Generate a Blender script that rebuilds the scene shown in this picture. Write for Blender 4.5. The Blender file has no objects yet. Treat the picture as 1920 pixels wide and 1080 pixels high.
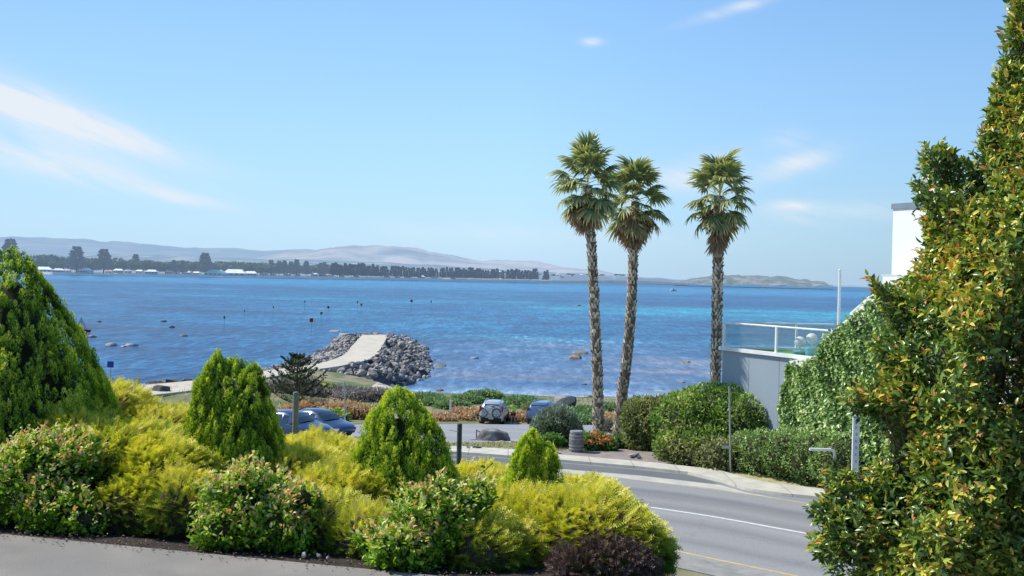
import bpy, bmesh, math, random
import numpy as np
from mathutils import Vector, Matrix, noise, geometry
R = math.radians
random.seed(7); rng = np.random.default_rng(11)
scn = bpy.context.scene
COL = scn.collection
FPX = 1870.0; PITCH = math.atan(17.5/FPX); ROLL = 0.0234
CAMZ = 8.0; SEA = -4.8
# ---------------------------------------------------------------- camera
xr = Vector((1, 0, 0)); fw = Vector((0, math.cos(PITCH), -math.sin(PITCH))); up = Vector((0, math.sin(PITCH), math.cos(PITCH)))
ix = xr*math.cos(ROLL) + up*math.sin(ROLL); iy = -xr*math.sin(ROLL) + up*math.cos(ROLL)
cam = bpy.data.cameras.new('camera'); camo = bpy.data.objects.new('camera', cam); COL.objects.link(camo)
mw = Matrix.Identity(4)
for i, v in enumerate((ix, iy, -fw)):
    for j in range(3): mw[j][i] = v[j]
mw[2][3] = CAMZ
camo.matrix_world = mw
cam.sensor_width = 36; cam.lens = FPX/1920*36; cam.clip_start = 0.1; cam.clip_end = 90000
scn.camera = camo

def ray(px, py):
    return ix*((px-960)/FPX) + iy*((540-py)/FPX) + fw
def U(px, py, D):            # world point seen at a pixel of the photograph, D metres ahead
    d = ray(px, py); return Vector((0, 0, CAMZ)) + d*(D/d.y)
def Zp(px, py, z):
    d = ray(px, py); return Vector((0, 0, CAMZ)) + d*((z-CAMZ)/d.z)
def Sx(px, py): return Zp(px, py, SEA)
def lerp(x, xs, ys): return float(np.interp(x, xs, ys))
# ---------------------------------------------------------------- terrain height
def edge_y(x): return lerp(x, [-40, -5.9, -0.86, 10, 40], [20.0, 11.12, 9.92, 7.2, 2.0])
def shore_y(x): return lerp(x, [-400, -45, -37.5, -31.5, -27, -22, -16, -10, 0, 40, 300], [82, 90, 96, 102, 112, 116, 113, 107, 106.5, 106, 112])
def ground(x, y):
    s = y - edge_y(x)
    if s < 0: return 5.0
    a = lerp(s, [0, 3.5, 6, 9, 14], [5, 4.7, 3.6, 1.9, 0])
    b = lerp(s, [0, 1, 3, 5, 9, 14], [4.95, 4.5, 3.7, 2.6, 1.0, -.02])
    t = min(1, max(0, (x-1.0)/1.5))
    z = a*(1-t) + b*t
    if y > 46: z = -min(3.3-.42*min(1, max(0, (-16-x)/5))*min(1, max(0, (y-82)/6)), (y-46)*0.103)
    d = shore_y(x) - y
    lf = min(1, max(0, (-12-x)/6.0))
    k = 0.16*(1-lf) + 0.7*lf
    z = min(z, SEA + k*d) if d > 0 else SEA + max(-3.0, 0.25*d)
    return z
def G(px, py, dz=0.0):       # where a pixel's ray meets the terrain
    d = ray(px, py); t = 8.0
    for _ in range(4000):
        p = d*t
        if CAMZ+p.z < ground(p.x, p.y): break
        t += 0.05
    return Vector((p.x, p.y, ground(p.x, p.y)+dz))
# ---------------------------------------------------------------- materials
def nt(name):
    m = bpy.data.materials.new(name); m.use_nodes = True
    n = m.node_tree.nodes; l = m.node_tree.links
    return m, n, l, n['Principled BSDF'], n['Material Output']
def c4(c): return (c[0], c[1], c[2], 1)
def ramp(n, stops, interp='LINEAR'):
    r = n.new('ShaderNodeValToRGB'); e = r.color_ramp.elements; r.color_ramp.interpolation = interp
    while len(e) < len(stops): e.new(0.5)
    for i, (p, c) in enumerate(stops): e[i].position = p; e[i].color = c4(c)
    return r
def M(name, c1, c2=None, scale=3.0, rough=0.8, bump=0.0, bscale=20.0, metal=0.0, spec=0.4, detail=6, emit=None, lo=.35, hi=.65, c3=None, scale3=0.3, stretch=None):
    m, n, l, b, o = nt(name)
    b.inputs['Roughness'].default_value = rough; b.inputs['Metallic'].default_value = metal
    b.inputs['Specular IOR Level'].default_value = spec
    g = n.new('ShaderNodeNewGeometry'); src = g.outputs['Position']
    if stretch:
        mp = n.new('ShaderNodeMapping'); mp.inputs['Scale'].default_value = stretch; l.new(src, mp.inputs[0]); src = mp.outputs[0]
    if c2 is None: c2 = tuple(v*0.85 for v in c1)
    t = n.new('ShaderNodeTexNoise'); t.inputs['Scale'].default_value = scale; t.inputs['Detail'].default_value = detail
    l.new(src, t.inputs['Vector'])
    rp = ramp(n, [(lo, c1), (hi, c2)]); l.new(t.outputs['Fac'], rp.inputs[0]); colr = rp.outputs[0]
    if c3:
        t3 = n.new('ShaderNodeTexNoise'); t3.inputs['Scale'].default_value = scale3; t3.inputs['Detail'].default_value = 4
        l.new(src, t3.inputs['Vector'])
        r3 = ramp(n, [(0.45, (0, 0, 0)), (0.62, (1, 1, 1))]); l.new(t3.outputs['Fac'], r3.inputs[0])
        mx = n.new('ShaderNodeMix'); mx.data_type = 'RGBA'; l.new(r3.outputs[0], mx.inputs[0]); l.new(colr, mx.inputs[6]); mx.inputs[7].default_value = c4(c3); colr = mx.outputs[2]
    l.new(colr, b.inputs['Base Color'])
    if bump:
        bt = n.new('ShaderNodeTexNoise'); bt.inputs['Scale'].default_value = bscale; bt.inputs['Detail'].default_value = 5
        l.new(src, bt.inputs['Vector'])
        bp = n.new('ShaderNodeBump'); bp.inputs['Strength'].default_value = bump; bp.inputs['Distance'].default_value = 0.05
        l.new(bt.outputs['Fac'], bp.inputs['Height']); l.new(bp.outputs[0], b.inputs['Normal'])
    if emit:
        b.inputs['Emission Color'].default_value = c4(emit); b.inputs['Emission Strength'].default_value = 1
    return m
def MT(name, stops, rough=0.5, trans=0.3, tmul=(1.3, 1.3, 0.6), spec=0.4, emit=None, emul=1.0):
    """foliage: colour from each leaf's own tint"""
    m, n, l, b, o = nt(name)
    a = n.new('ShaderNodeAttribute'); a.attribute_name = 'tint'
    rp = ramp(n, stops); l.new(a.outputs['Fac'], rp.inputs[0]); l.new(rp.outputs[0], b.inputs['Base Color'])
    b.inputs['Roughness'].default_value = rough; b.inputs['Specular IOR Level'].default_value = spec
    if emit:
        b.inputs['Emission Color'].default_value = c4(emit); b.inputs['Emission Strength'].default_value = emul
    if trans:
        tr = n.new('ShaderNodeBsdfTranslucent'); mu = n.new('ShaderNodeMix'); mu.data_type = 'RGBA'; mu.blend_type = 'MULTIPLY'
        mu.inputs[0].default_value = 1; l.new(rp.outputs[0], mu.inputs[6]); mu.inputs[7].default_value = c4(tmul); l.new(mu.outputs[2], tr.inputs[0])
        ms = n.new('ShaderNodeMixShader'); ms.inputs[0].default_value = trans
        l.new(b.outputs[0], ms.inputs[1]); l.new(tr.outputs[0], ms.inputs[2]); l.new(ms.outputs[0], o.inputs[0])
    return m
# ---------------------------------------------------------------- object helpers
def tag(o, label=None, cat=None, group=None, kind=None):
    if label: o['label'] = label
    if cat: o['category'] = cat
    if group: o['group'] = group
    if kind: o['kind'] = kind
    return o
def empty(name, loc, label, cat, group=None, rz=0.0, kind=None):
    o = bpy.data.objects.new(name, None); COL.objects.link(o); o.location = loc; o.rotation_euler = (0, 0, rz); o.empty_display_size = 0.3
    return tag(o, label, cat, group, kind)
def mesh_np(name, V, F, k, mats, parent=None, tint=None, smooth=False, link=True, loc=None):
    """V (n,3), F (m,k) fast mesh"""
    me = bpy.data.meshes.new(name); V = np.ascontiguousarray(V, dtype=np.float32); F = np.ascontiguousarray(F, dtype=np.int32)
    me.vertices.add(len(V)); me.vertices.foreach_set('co', V.ravel())
    me.loops.add(F.size); me.loops.foreach_set('vertex_index', F.ravel())
    me.polygons.add(len(F)); me.polygons.foreach_set('loop_start', np.arange(0, F.size, k, dtype=np.int32))
    me.polygons.foreach_set('loop_total', np.full(len(F), k, dtype=np.int32))
    if smooth: me.polygons.foreach_set('use_smooth', np.ones(len(F), dtype=bool))
    me.update(calc_edges=True)
    for m in (mats if isinstance(mats, (list, tuple)) else [mats]): me.materials.append(m)
    if tint is not None:
        at = me.attributes.new('tint', 'FLOAT', 'POINT'); at.data.foreach_set('value', np.ascontiguousarray(tint, dtype=np.float32))
    o = bpy.data.objects.new(name, me)
    if link: COL.objects.link(o)
    if parent: o.parent = parent
    if loc is not None: o.location = loc
    return o
class MB:
    def __init__(s): s.v = []; s.f = []; s.t = []; s.mi = []
    def add(s, vs, fs, tint=0.5, mi=0):
        k = len(s.v); s.v += [tuple(v) for v in vs]; s.f += [tuple(i+k for i in f) for f in fs]
        s.t += [tint]*len(vs); s.mi += [mi]*len(fs)
    def box(s, c, d, rz=0.0, tint=.5, mi=0, taper=1.0, bev=0.0):
        x, y, z = d[0]/2, d[1]/2, d[2]/2; ca, sa = math.cos(rz), math.sin(rz); vs = []
        if bev <= 0:
            for zz, k in ((-z, 1), (z, taper)):
                for a, b in ((-x, -y), (x, -y), (x, y), (-x, y)):
                    a *= k; b *= k; vs.append((c[0]+a*ca-b*sa, c[1]+a*sa+b*ca, c[2]+zz))
            s.add(vs, [(3, 2, 1, 0), (4, 5, 6, 7), (0, 1, 5, 4), (1, 2, 6, 5), (2, 3, 7, 6), (3, 0, 4, 7)], tint, mi)
        else:
            bm = bmesh.new(); bmesh.ops.create_cube(bm, size=1)
            for v in bm.verts: v.co = Vector((v.co.x*d[0], v.co.y*d[1], v.co.z*d[2]))
            bmesh.ops.bevel(bm, geom=bm.edges[:], offset=bev, segments=2, affect='EDGES', profile=.5)
            bm.verts.index_update()
            s.add([(c[0]+v.co.x*ca-v.co.y*sa, c[1]+v.co.x*sa+v.co.y*ca, c[2]+v.co.z) for v in bm.verts], [[v.index for v in f.verts] for f in bm.faces], tint, mi); bm.free()
    def tube(s, pts, rad, n=8, cap=True, tint=.5, mi=0):
        pts = [Vector(p) for p in pts]; rad = rad if hasattr(rad, '__len__') else [rad]*len(pts); vs = []; fs = []
        pu = None
        for i, p in enumerate(pts):
            d = (pts[min(i+1, len(pts)-1)]-pts[max(i-1, 0)]).normalized()
            if pu is None: pu = d.orthogonal().normalized()
            u = (pu-d*pu.dot(d)).normalized(); pu = u; w = d.cross(u)
            for k in range(n):
                a = 2*math.pi*k/n; vs.append(p+(u*math.cos(a)+w*math.sin(a))*rad[i])
        for i in range(len(pts)-1):
            for k in range(n):
                k2 = (k+1) % n; fs.append((i*n+k, i*n+k2, (i+1)*n+k2, (i+1)*n+k))
        if cap: fs.append(tuple(reversed(range(n)))); fs.append(tuple((len(pts)-1)*n+k for k in range(n)))
        s.add(vs, fs, tint, mi)
    def sphere(s, c, r, seg=12, ring=8, tint=.5, mi=0):
        r = r if hasattr(r, '__len__') else (r, r, r); vs = [(c[0], c[1], c[2]+r[2])]
        for i in range(1, ring):
            th = math.pi*i/ring
            for k in range(seg):
                a = 2*math.pi*k/seg; vs.append((c[0]+r[0]*math.sin(th)*math.cos(a), c[1]+r[1]*math.sin(th)*math.sin(a), c[2]+r[2]*math.cos(th)))
        vs.append((c[0], c[1], c[2]-r[2])); fs = []
        for k in range(seg): fs.append((0, 1+k, 1+(k+1) % seg))
        for i in range(ring-2):
            for k in range(seg):
                a = 1+i*seg+k; b = 1+i*seg+(k+1) % seg; fs.append((a, a+seg, b+seg, b))
        L = len(vs)-1
        for k in range(seg): fs.append((L, 1+(ring-2)*seg+(k+1) % seg, 1+(ring-2)*seg+k))
        s.add(vs, fs, tint, mi)
    def poly(s, pts, tint=.5, mi=0): s.add(pts, [tuple(range(len(pts)))], tint, mi)
    def build(s, name, mats, parent=None, smooth=False, loc=None, link=True):
        me = bpy.data.meshes.new(name); me.from_pydata(s.v, [], s.f)
        for m in (mats if isinstance(mats, (list, tuple)) else [mats]): me.materials.append(m)
        at = me.attributes.new('tint', 'FLOAT', 'POINT'); at.data.foreach_set('value', s.t)
        me.polygons.foreach_set('material_index', s.mi)
        if smooth: me.polygons.foreach_set('use_smooth', [True]*len(s.f))
        me.update(); o = bpy.data.objects.new(name, me)
        if link: COL.objects.link(o)
        if parent: o.parent = parent
        if loc is not None: o.location = loc
        return o
def copy_tree(o, parent=None):
    c = o.copy(); COL.objects.link(c); c.parent = parent
    for ch in [q for q in bpy.data.objects if q.parent == o]: copy_tree(ch, c)
    return c
def unit(a): return a/np.maximum(np.linalg.norm(a, axis=-1, keepdims=True), 1e-9)
def rnd(n): return unit(rng.normal(size=(n, 3)))
def wob(P, s, seed=0.0):      # cheap smooth noise in about -1..1 at wavelength ~ 1/s
    q = P*s
    return (np.sin(q[:, 0]*6.1+q[:, 1]*2.3+1.7+seed)+np.sin(q[:, 1]*5.3-q[:, 2]*3.9+seed*1.3)+np.sin(q[:, 2]*6.7+q[:, 0]*3.1+4.1+seed*.7)+np.sin(q[:, 0]*9.7-q[:, 1]*8.9+q[:, 2]*7.3+seed*2.1))/3.0
def leaves(name, P, Dr, Nn, L, W, tint, mat, parent=None, fine=False, link=True, droop=0.15, fold=0.25, smooth=False):
    """one mesh of many small leaves at P, pointing along Dr"""
    n = len(P); Dr = unit(Dr); Sd = unit(np.cross(Dr, Nn)); Nn = np.cross(Sd, Dr)
    L = np.broadcast_to(np.asarray(L, float), (n,))[:, None]; W = np.broadcast_to(np.asarray(W, float), (n,))[:, None]
    if not fine:
        a = P; t = P+Dr*L-Nn*L*droop; m = P+Dr*L*.45+Nn*L*.02
        l = m+Sd*W*.5+Nn*W*fold; r = m-Sd*W*.5+Nn*W*fold
        V = np.stack([a, l, t, r], 1).reshape(-1, 3); b = np.arange(n)[:, None]*4
        F = np.stack([b+0, b+2, b+1, b+0, b+3, b+2], 1).reshape(-1, 3); k = 4
    else:
        def pt(u, w, s): return P+Dr*L*u-Nn*L*droop*u*u*1.3+Sd*W*.5*w*s+Nn*W*fold*abs(s)*w
        V = np.stack([pt(0, 0, 0), pt(.3, 0, 0), pt(.68, 0, 0), pt(1, 0, 0), pt(.28, .85, 1), pt(.66, .8, 1), pt(.28, .85, -1), pt(.66, .8, -1)], 1).reshape(-1, 3)
        b = np.arange(n)[:, None]*8
        T = [(0, 1, 4), (1, 2, 5), (1, 5, 4), (2, 3, 5), (0, 6, 1), (1, 6, 7), (1, 7, 2), (2, 7, 3)]
        F = np.concatenate([b+np.array(t)[None, :] for t in T], 0); k = 8
    return mesh_np(name, V, F, 3, mat, parent, np.repeat(tint, k), smooth=smooth, link=link)
def sprays(name, P, Dr, Nn, L, tint, mat, parent=None, pairs=4, w=.16, side=.42, droop=.2):
    """one mesh of many feathery branchlets: a curved stem with pairs of side needles"""
    n = len(P); Dr = unit(Dr); Sd = unit(np.cross(Dr, Nn)); Nn = np.cross(Sd, Dr)
    L = np.broadcast_to(np.asarray(L, float), (n,))[:, None]
    def c(u): return P+Dr*L*u-Nn*L*droop*u*u
    tris = []; tt = []
    tris += [c(0)+Sd*L*w*.18, c(0)-Sd*L*w*.18, c(1.0)]; tt += [0, 0, .12]
    for i in range(pairs):
        u = .12+.75*i/pairs; ln = side*(1-.55*u)
        for s in (1, -1):
            q = c(u+.04*s); tip = q+(Dr*.75+Sd*s*.8+Nn*.15)*L*ln
            tris += [q, q+Dr*L*w*.9, tip]; tt += [-.02, 0, .1]
    V = np.stack(tris, 1).reshape(-1, 3); F = np.arange(len(V)).reshape(-1, 3)
    T = (np.asarray(tint)[:, None]+np.array(tt)[None, :]).ravel().clip(0, 1)
    return mesh_np(name, V, F, 3, mat, parent, T)
def fol(root_loc, P): return P-np.array(root_loc)[None, :]
def sheet(name, poly, mat, lift=0.004, step=1.0, zfun=ground, kind='structure'):
    """a flat marking, path or patch laid on the terrain; poly = list of world xy"""
    pts = []; 
    for i, p in enumerate(poly):
        q = poly[(i+1) % len(poly)]; n = max(1, int(math.hypot(q[0]-p[0], q[1]-p[1])/step))
        for k in range(n): pts.append(Vector((p[0]+(q[0]-p[0])*k/n, p[1]+(q[1]-p[1])*k/n)))
    nb = len(pts); xs = [p.x for p in pts]; ys = [p.y for p in pts]
    def inside(x, y):
        c = False; j = nb-1
        for i in range(nb):
            if (pts[i].y > y) != (pts[j].y > y) and x < (pts[j].x-pts[i].x)*(y-pts[i].y)/(pts[j].y-pts[i].y)+pts[i].x: c = not c
            j = i
        return c
    x = min(xs)+step/2
    while x < max(xs):
        y = min(ys)+step/2
        while y < max(ys):
            if inside(x, y): pts.append(Vector((x, y)))
            y += step
        x += step
    vs, es, fs, *_ = geometry.delaunay_2d_cdt(pts, [(i, (i+1) % nb) for i in range(nb)], [], 1, 1e-4)
    me = bpy.data.meshes.new(name)
    me.from_pydata([(v.x, v.y, zfun(v.x, v.y)+lift) for v in vs], [], [tuple(f) if (vs[f[1]]-vs[f[0]]).cross(vs[f[2]]-vs[f[0]]) > 0 else tuple(reversed(f)) for f in fs])
    me.materials.append(mat); me.update(); o = bpy.data.objects.new(name, me); COL.objects.link(o)
    if kind: o['kind'] = kind
    return o
def gp(lst): return [G(*p).xy for p in lst]
def spline(pts, n=12):
    out = []; P = [Vector(p) for p in pts]; P = [P[0]*2-P[1]]+P+[P[-1]*2-P[-2]]
    for i in range(1, len(P)-2):
        for k in range(n):
            t = k/n; a, b, c, d = P[i-1:i+3]
            out.append(.5*((2*b)+(c-a)*t+(2*a-5*b+4*c-d)*t*t+(3*b-a-3*c+d)*t**3))
    out.append(P[-2]); return out
def offset(pts, d):
    out = []
    for i, p in enumerate(pts):
        t = (pts[min(i+1, len(pts)-1)]-pts[max(i-1, 0)]).normalized(); out.append(Vector((p.x-t.y*d, p.y+t.x*d)))
    return out
SKY_STR = 0.14; SKY_TINT = (0.78, 1.20, 1.48); HAZE = 0.88; HAZEC = (3.85, 5.35, 7.05); CLOUDC = (6.0, 6.3, 6.6)
# px, py, radius az, radius el, slope, strength, seed
CLOUDS = [(10, 195, 5.6, 1.25, -0.28, 1.35, 0), (180, 238, 4.6, 0.6, -0.30, 1.1, 0), (60, 303, 5.2, 0.7, -0.14, 1.15, 0), (330, 370, 3.0, .35, -0.12, .6, 0),
          (1290, 330, 2.4, .9, .25, .8, 0), (1480, 312, 2.2, .6, .3, .9, 0), (1480, 386, 1.3, .3, 0, 1.0, 0), (1110, 78, .6, .22, 0, .9, 0), (1390, 12, 2.6, .3, .25, .7, 0), (1560, 400, 4.0, .6, .05, .45, 0), (1470, 262, 1.2, .5, 0, .5, 0), (950, 440, 12, .7, 0, .3, 0)]
# ================================================================ LIGHT AND SKY
SUN_AZ, SUN_EL = -72.0, 48.0      # degrees: azimuth from straight ahead, minus is towards the left of the view
sd = Vector((math.sin(R(SUN_AZ))*math.cos(R(SUN_EL)), math.cos(R(SUN_AZ))*math.cos(R(SUN_EL)), math.sin(R(SUN_EL))))
sun = bpy.data.lights.new('sun', 'SUN'); suno = bpy.data.objects.new('sun', sun); COL.objects.link(suno)
sun.energy = 5.0; sun.angle = R(0.5); sun.color = (1, 0.95, 0.86)
suno.rotation_euler = sd.to_track_quat('Z', 'Y').to_euler()
w = bpy.data.worlds.new('World'); scn.world = w; w.use_nodes = True
n = w.node_tree.nodes; l = w.node_tree.links; bg = n['Background']
sky = n.new('ShaderNodeTexSky'); sky.sky_type = 'NISHITA'; sky.sun_disc = False
sky.sun_elevation = R(SUN_EL); sky.sun_rotation = R(SUN_AZ); sky.altitude = 0; sky.air_density = 1.0; sky.dust_density = 0.6; sky.ozone_density = 2.2
def mth(op, a, b=None, c=None):
    m = n.new('ShaderNodeMath'); m.operation = op
    for i, v in enumerate((a, b, c)):
        if v is None: continue
        if isinstance(v, (int, float)): m.inputs[i].default_value = v
        else: l.new(v, m.inputs[i])
    return m.outputs[0]
tc = n.new('ShaderNodeTexCoord'); sp = n.new('ShaderNodeSeparateXYZ'); l.new(tc.outputs['Generated'], sp.inputs[0])
az = mth('MULTIPLY', mth('ARCTAN2', sp.outputs[0], sp.outputs[1]), 57.2958); el = mth('MULTIPLY', mth('ARCSINE', sp.outputs[2]), 57.2958)
tint = n.new('ShaderNodeMix'); tint.data_type = 'RGBA'; tint.blend_type = 'MULTIPLY'; tint.inputs[0].default_value = 1
azr = mth('SUBTRACT', 1.0, mth('MULTIPLY', mth('MAXIMUM', az, 0), .010)); azf = mth('MINIMUM', mth('MAXIMUM', mth('ADD', mth('MULTIPLY', az, .009), 1.0), .72), 1.0); vs_ = n.new('ShaderNodeVectorMath'); vs_.operation = 'SCALE'; l.new(sky.outputs[0], vs_.inputs[0]); l.new(azf, vs_.inputs[3]); l.new(vs_.outputs[0], tint.inputs[6]); tint.inputs[7].default_value = (SKY_TINT[0], SKY_TINT[1], SKY_TINT[2], 1)
# wispy high cloud: streaked noise inside soft patches of the sky
def pxdir(px, py):
    d = ray(px, py).normalized(); return math.degrees(math.atan2(d.x, d.y)), math.degrees(math.asin(d.z))
cv = n.new('ShaderNodeCombineXYZ')
total = None
for (px, py, ra, re, slope, st, sh) in CLOUDS:
    a0, e0 = pxdir(px, py)
    da = mth('SUBTRACT', az, a0); de = mth('SUBTRACT', mth('SUBTRACT', el, e0), mth('MULTIPLY', da, slope))
    q = mth('ADD', mth('POWER', mth('ABSOLUTE', mth('DIVIDE', da, ra)), 2.0), mth('POWER', mth('ABSOLUTE', mth('DIVIDE', de, re)), 2.0))
    g = mth('MULTIPLY', mth('EXPONENT', mth('MULTIPLY', q, -1.0)), st)
    total = g if total is None else mth('ADD', total, g)
l.new(mth('MULTIPLY', az, 0.16), cv.inputs[0]); l.new(mth('ADD', mth('MULTIPLY', el, 0.9), mth('MULTIPLY', az, 0.32)), cv.inputs[1])
cn = n.new('ShaderNodeTexNoise'); cn.inputs['Scale'].default_value = 1.1; cn.inputs['Detail'].default_value = 9; cn.inputs['Roughness'].default_value = .58; cn.inputs['Distortion'].default_value = 0.5
l.new(cv.outputs[0], cn.inputs['Vector'])
cf = mth('MULTIPLY', total, mth('ADD', mth('MULTIPLY', cn.outputs['Fac'], 2.2), -0.45)); cf = mth('MINIMUM', mth('MAXIMUM', cf, 0), 0.9)
# pale haze low over the water
hz = mth('MULTIPLY', mth('EXPONENT', mth('MULTIPLY', mth('MAXIMUM', el, 0), -0.070)), HAZE)
mh = n.new('ShaderNodeMix'); mh.data_type = 'RGBA'; l.new(hz, mh.inputs[0]); l.new(tint.outputs[2], mh.inputs[6]); hv = n.new('ShaderNodeVectorMath'); hv.operation = 'SCALE'; hv.inputs[0].default_value = HAZEC; l.new(azr, hv.inputs[3]); l.new(hv.outputs[0], mh.inputs[7])
mc = n.new('ShaderNodeMix'); mc.data_type = 'RGBA'; l.new(cf, mc.inputs[0]); l.new(mh.outputs[2], mc.inputs[6]); mc.inputs[7].default_value = c4(CLOUDC)
l.new(mc.outputs[2], bg.inputs[0]); bg.inputs[1].default_value = SKY_STR
scn.view_settings.view_transform = 'Standard'; scn.view_settings.look = 'None'; scn.view_settings.exposure = 0
scn.render.engine = 'CYCLES'
scn.cycles.max_bounces = 6; scn.cycles.diffuse_bounces = 3; scn.cycles.transparent_max_bounces = 8; scn.cycles.use_denoising = True

# ================================================================ GROUND
m_ground = M('dry_ground', (.30, .25, .17), (.16, .17, .07), 0.5, .95, .4, 8, c3=(.10, .15, .04), scale3=.25)
xs = np.unique(np.concatenate([np.arange(-420, -60, 12), np.arange(-60, 60, 1.0), np.arange(60, 421, 12)]))
ys = np.unique(np.concatenate([np.arange(-12, 60, .5), np.arange(60, 150, 1.0), np.arange(150, 260, 20)]))
V = np.array([(x, y, ground(x, y)) for y in ys for x in xs]); nx = len(xs)
ii = np.array([(j*nx+i, j*nx+i+1, (j+1)*nx+i+1, (j+1)*nx+i) for j in range(len(ys)-1) for i in range(nx-1)])
tag(mesh_np('ground', V, ii, 4, m_ground), kind='structure')

# driveway (the camera's own level)
m_drive = M('driveway_concrete', (.29, .265, .235), (.215, .20, .18), 1.3, .85, .25, 60, c3=(.235, .22, .20), scale3=.6)
ed = [(x, edge_y(x)) for x in (-40, -20, -12, -5.9, -3, -.86, 3, 10, 40)]
db = MB(); vs = [(x, y, 5.035) for x, y in ed]+[(40, -12, 5.035), (-40, -12, 5.035)]
db.add(vs+[(v[0], v[1], 4.8) for v in vs], [tuple(reversed(range(len(vs))))]+[(i, (i+1) % len(vs), len(vs)+(i+1) % len(vs), len(vs)+i) for i in range(len(vs))])
tag(db.build('driveway', m_drive), kind='structure')

# road
cl = spline([(-70, 47), (-30, 45), (-12, 42.2), (-3, 39.3), (5.3, 35.25), (9.5, 32.3), (16, 27), (25, 18), (35, 6)])
KLOW = [(760, 848), (870, 853), (1060, 868), (1200, 880), (1290, 890), (1350, 905), (1400, 921), (1470, 931), (1540, 938), (1700, 962)]
KUP = [(760, 838), (870, 842), (1050, 857), (1150, 866), (1230, 873), (1345, 886), (1400, 902), (1450, 912), (1540, 922), (1700, 944)]
m_road = M('road_asphalt', (.27, .275, .285), (.22, .225, .235), .35, .9, .35, 90, detail=8, c3=(.30, .305, .315), scale3=.12, stretch=(1, 2.2, 1))
far = [(-70, 54), (-20, 49.5)]+[tuple(p) for p in gp(KLOW)]+[(30, 24), (44, 8)]
near = [tuple(p) for p in offset(cl, -6.3)]
sheet('road', near+far[::-1], m_road, .012, 2.0)
def ribbon(name, mat, d0, d1, lift, t0=0, t1=None, z=None):
    c = cl[t0:t1]; a = offset(c, d0); b = offset(c, d1); mb = MB(); N = len(c)
    mb.add([(p.x, p.y, ground(p.x, p.y)+lift) for p in a]+[(p.x, p.y, ground(p.x, p.y)+lift) for p in b], [(i, i+1, N+i+1, N+i) for i in range(N-1)])
    return tag(mb.build(name, mat), kind='structure')
def wear_mat():
    m, n, l, b, o = nt('worn_asphalt'); a = n.new('ShaderNodeAttribute'); a.attribute_name = 'tint'; b.inputs['Roughness'].default_value = .9
    g = n.new('ShaderNodeNewGeometry'); t = n.new('ShaderNodeTexNoise'); t.inputs['Scale'].default_value = .22; t.inputs['Detail'].default_value = 6; l.new(g.outputs['Position'], t.inputs[0])
    q = n.new('ShaderNodeMath'); q.operation = 'MULTIPLY_ADD'; l.new(t.outputs['Fac'], q.inputs[0]); q.inputs[1].default_value = .09; l.new(a.outputs['Fac'], q.inputs[2])
    A0 = (.285, .28, .275); B0 = (.225, .222, .22); C0 = (.32, .315, .31)
    r = ramp(n, [(0, C0), (.14, A0), (.20, B0), (.27, A0), (.36, A0), (.43, B0), (.53, C0), (.62, B0), (.70, A0), (.78, B0), (.86, (.185, .19, .20)), (.92, A0)]); l.new(q.outputs[0], r.inputs[0])
    f = n.new('ShaderNodeTexNoise'); f.inputs['Scale'].default_value = 38; f.inputs['Detail'].default_value = 4; l.new(g.outputs['Position'], f.inputs[0]); fr = ramp(n, [(.3, (.72, .72, .72)), (.7, (1.25, 1.25, 1.25))]); l.new(f.outputs['Fac'], fr.inputs[0])
    v = n.new('ShaderNodeTexVoronoi'); v.feature = 'DISTANCE_TO_EDGE'; v.inputs['Scale'].default_value = .16; t2 = n.new('ShaderNodeMix'); t2.data_type = 'RGBA'; t2.inputs[0].default_value = .12; l.new(g.outputs['Position'], t2.inputs[6]); t3 = n.new('ShaderNodeTexNoise'); t3.inputs['Scale'].default_value = .9; t3.inputs['Detail'].default_value = 5; l.new(g.outputs['Position'], t3.inputs[0])
    vm = n.new('ShaderNodeVectorMath'); vm.operation = 'MULTIPLY_ADD'; l.new(t3.outputs['Color'], vm.inputs[0]); vm.inputs[1].default_value = (2.2, 2.2, 0); l.new(g.outputs['Position'], vm.inputs[2]); l.new(vm.outputs[0], v.inputs['Vector'])
    cr = ramp(n, [(.0, (.88, .88, .88)), (.003, (.93, .93, .93)), (.006, (1, 1, 1))]); l.new(v.outputs['Distance'], cr.inputs[0])
    m1 = n.new('ShaderNodeMix'); m1.data_type = 'RGBA'; m1.blend_type = 'MULTIPLY'; m1.inputs[0].default_value = 1; l.new(r.outputs[0], m1.inputs[6]); l.new(fr.outputs[0], m1.inputs[7])
    m2 = n.new('ShaderNodeMix'); m2.data_type = 'RGBA'; m2.blend_type = 'MULTIPLY'; m2.inputs[0].default_value = 1; l.new(m1.outputs[2], m2.inputs[6]); l.new(cr.outputs[0], m2.inputs[7]); l.new(m2.outputs[2], b.inputs['Base Color'])
    return m
offs = np.linspace(-5.1, 4.35, 28); V = []; T = []
for d_ in offs:
    for p in offset(cl, d_): V.append((p.x, p.y, ground(p.x, p.y)+.0145)); T.append((d_+5.1)/9.45)
Nc = len(cl); tag(mesh_np('road_lanes', np.array(V), np.array([(j*Nc+i, j*Nc+i+1, (j+1)*Nc+i+1, (j+1)*Nc+i) for j in range(len(offs)-1) for i in range(Nc-1)]), 4, wear_mat(), tint=np.array(T)), kind='structure')
m_white = M('white_road_paint', (.78, .78, .76), (.6, .6, .58), 6, .7)
m_yel = M('yellow_road_paint', (.72, .5, .12), (.5, .4, .18), 5, .7)
m_yelp = M('faded_yellow_paint', (.55, .47, .25), (.40, .37, .28), 4, .7)
ribbon('centre_line', m_white, -.07, .07, .018)
ribbon('near_edge_line', m_yel, -4.86, -4.74, .018)
ribbon('far_edge_line', m_yelp, 4.25, 4.37, .018)
m_should = M('gravel_shoulder', (.36, .34, .31), (.25, .24, .22), 2, .95, .4, 50)
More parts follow.
